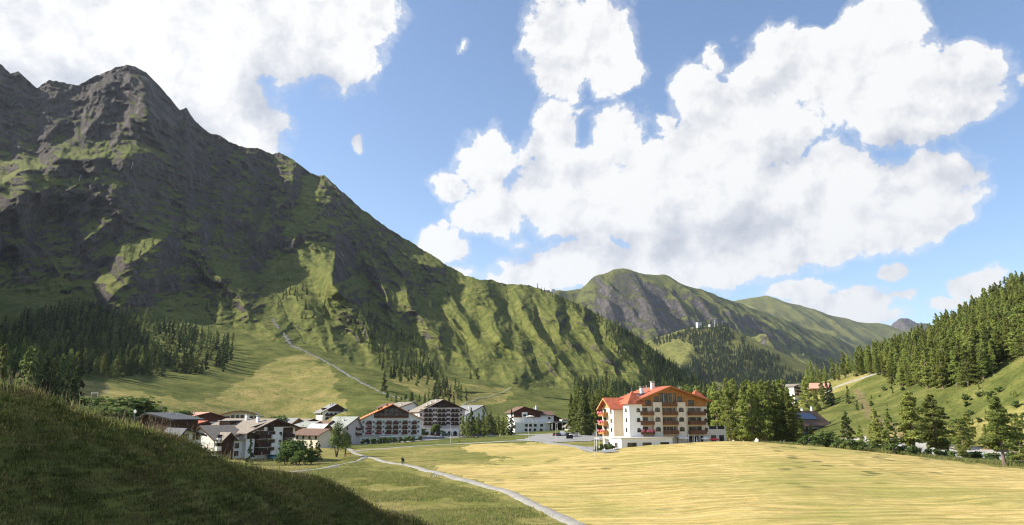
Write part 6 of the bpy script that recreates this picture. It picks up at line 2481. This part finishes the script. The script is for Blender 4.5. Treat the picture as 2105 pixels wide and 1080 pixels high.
Wd = HOTEL.W
parasol(*hlocal(Wd * .77, -2.5), 1.0, 'canvas', 'closed white parasol on the hotel terrace', True)
parasol(*hlocal(Wd * .87, -3.5), 1.3, 'canvas', 'open white parasol on the hotel terrace')
parasol(*hlocal(Wd * .985, -4.0), 1.5, 'redcanvas', 'red parasol at the right end of the hotel terrace', h=2.1)
p = local(HOTEL, Wd + 1.0, 3.0, 4.75)
parasol(*p, 1.1, 'bluecanvas', 'blue parasol on the roof terrace of the red roofed hotel', True, 2.2)
x, y, z = gp(787, 910)
parasol(x, y, z, 1.8, 'canvas', 'white parasol before the awning of the orange roofed hotel', h=2.8)
p = P(1090, 868, 424)
parasol(p[0], p[1], p[2], 2.6, 'canvas', 'large white parasol on the terrace of the brown gabled chalet', h=4.0)
for k in range(7):
    fx = Wd * (.58 + .06 * k)
    q = hlocal(fx, -2.2 - (k % 3) * .9)
    e = empty('terrace_table', q)
    tag(e, ['leftmost', 'second from left', 'third from left', 'middle', 'third from right', 'second from right', 'rightmost'][k] + ' small table on the terrace of the red roofed hotel', 'table', 'tables on the hotel terrace')
    MB().tube((0, 0, 0), (0, 0, .7), .04).build('leg', M['black'], e)
    MB().tube((0, 0, .70), (0, 0, .75), .45, .45, 10).build('tabletop', M['canvas' if k % 2 else 'dwood'], e)


# ------------------------------------------------------------------ people
def person(loc, rz, shirt, trousers, label, stride=.25, child=False, ride=False, pack=False):
    s = .72 if child else 1.0
    e = empty('person', loc, rz)
    tag(e, label, 'person')
    J = [((0, 0, .95), .15), ((0, 0, 1.2), .15), ((0, 0, 1.42), .16), ((0, 0, 1.54), .065), ((0, .01, 1.62), .09), ((0, .02, 1.72), .095),
         ((-.19, 0, 1.43), .065), ((-.25, .06, 1.15), .045), ((-.22, .2, .95), .035),
         ((.19, 0, 1.43), .065), ((.25, -.06, 1.15), .045), ((.22, .05, .92), .035),
         ((-.1, 0, .88), .095), ((-.1, stride, .50), .065), ((-.1, stride * .8, .08), .045), ((-.1, stride * .8 + .16, .04), .04),
         ((.1, 0, .88), .095), ((.1, -stride * .4, .50), .065), ((.1, -stride * 1.2, .10), .045), ((.1, -stride * 1.2 + .15, .04), .04)]
    E = [(0, 1), (1, 2), (2, 3), (3, 4), (4, 5), (2, 6), (6, 7), (7, 8), (2, 9), (9, 10), (10, 11), (0, 12), (12, 13), (13, 14), (14, 15), (0, 16), (16, 17), (17, 18), (18, 19)]
    me = bpy.data.meshes.new('body')
    me.from_pydata([tuple(c * s for c in p) for p, r in J], E, [])
    o = bpy.data.objects.new('body', me)
    COL.objects.link(o)
    o.parent = e
    sk = o.modifiers.new('skin', 'SKIN')
    for i, (p, r) in enumerate(J):
        me.skin_vertices[0].data[i].radius = (r * s, r * s)
    me.skin_vertices[0].data[0].use_root = True
    sb = o.modifiers.new('smooth', 'SUBSURF')
    sb.levels = sb.render_levels = 1
    # clothes by height
    m, t, b = new_mat('clothes_' + label.split()[0])
    tcn = t.node('ShaderNodeTexCoord')
    sp = t.node('ShaderNodeSeparateXYZ')
    t.set(sp.inputs[0], tcn.outputs['Object'])
    zz = t.math('DIVIDE', sp.outputs[2], s)
    col = t.mix(t.math('GREATER_THAN', zz, .95), (*trousers, 1), (*shirt, 1))
    col = t.mix(t.math('GREATER_THAN', zz, 1.53), col, (.45, .27, .19, 1))
    col = t.mix(t.math('GREATER_THAN', zz, 1.72), col, (.05, .03, .02, 1))
    t.set(b.inputs['Base Color'], col)
    me.materials.append(m)
    hair = MB().tube((0, 0, 1.72 * s), (0, 0, 1.82 * s), .10 * s, .05 * s, 8)
    hair.build('hair', M['black'], e)
    if pack:
        MB().box(-.16, .16, -.36, -.15, 1.05, 1.5).build('backpack', M['teal'], e)
    return e


x, y, z = gp(829, 958)
person((x, y, z), rad(200), (.02, .02, .025), (.10, .11, .12), 'adult in dark clothes walking away on the gravel footpath')
x, y, z = gp(826.4, 955)
person((x, y, z), rad(190), (.05, .05, .06), (.04, .07, .05), 'second walker in dark clothes just ahead on the gravel footpath')
x, y, z = gp(944, 912)
person((x, y, z), rad(90), (.03, .03, .03), (.05, .05, .05), 'lone dark figure walking on the upper path below the rose hotel')
# two bicycles lying beside the path are left leaning together
for k, (px, py) in enumerate(((889, 984), (895, 985))):
    x, y, z = gp(px, py)
    e = empty('bicycle', (x, y, z + .0), rad(20 + 15 * k))
    tag(e, ('dark bicycle standing on the grass beside the footpath, left of the pair', 'silver bicycle standing on the grass beside the footpath, right of the pair')[k], 'bicycle', 'bicycles by the footpath')
    for s in (-1, 1):
        w = MB()
        for i in range(14):
            a0, a1 = 2 * math.pi * i / 14, 2 * math.pi * (i + 1) / 14
            w.tube((s * .52 + .34 * math.cos(a0), 0, .34 + .34 * math.sin(a0)), (s * .52 + .34 * math.cos(a1), 0, .34 + .34 * math.sin(a1)), .022, .022, 4)
        w.build('wheel', M['black'], e)
    fr = MB().tube((-.52, 0, .34), (-.15, 0, .85), .025).tube((-.52, 0, .34), (0, 0, .3), .02).tube((0, 0, .3), (-.18, 0, .9), .025).tube((0, 0, .3), (.4, 0, .8), .025).tube((-.15, 0, .82), (.4, 0, .85), .025).tube((.52, 0, .34), (.38, 0, .98), .022)
    fr.build('frame', M['wmetal' if k else 'teal'], e)
    MB().box(-.3, -.06, -.07, .07, .92, .98).build('saddle', M['black'], e)
    MB().tube((.38, -.28, 1.0), (.38, .28, 1.0), .016).build('handlebar', M['black'], e)
# satellite dish of the dark timber house
x, y, z = P(278, 846, 186)
e = empty('satellite_dish', (x, y, z - 1.0))
tag(e, 'pale round satellite dish left of the dark timber house roof', 'dish')
MB().tube((0, 0, -3.2), (0, 0, .9), .05).build('pole', M['metal'], e)
m = MB()
m.tube((0, -.05, 1.0), (.05, .1, 1.02), .5, .35, 12)
m.build('reflector', M['wmetal'], e)

# ------------------------------------------------------------------ air
hm = bpy.data.materials.new('haze')
hm.use_nodes = True
ht_ = NT(hm.node_tree)
ht_.n.clear()
ho = ht_.node('ShaderNodeOutputMaterial')
pv = ht_.node('ShaderNodeVolumePrincipled')
pv.inputs['Color'].default_value = (.72, .82, 1.0, 1)
pv.inputs['Density'].default_value = 0.000025
pv.inputs['Anisotropy'].default_value = .3
ht_.l.new(pv.outputs[0], ho.inputs['Volume'])
hz_ = MB().box(-9000, 13000, -400, 19500, -200, 2250).build('haze', hm)
hz_['kind'] = 'stuff'
hz_['label'] = 'thin blue summer haze filling the valley air'
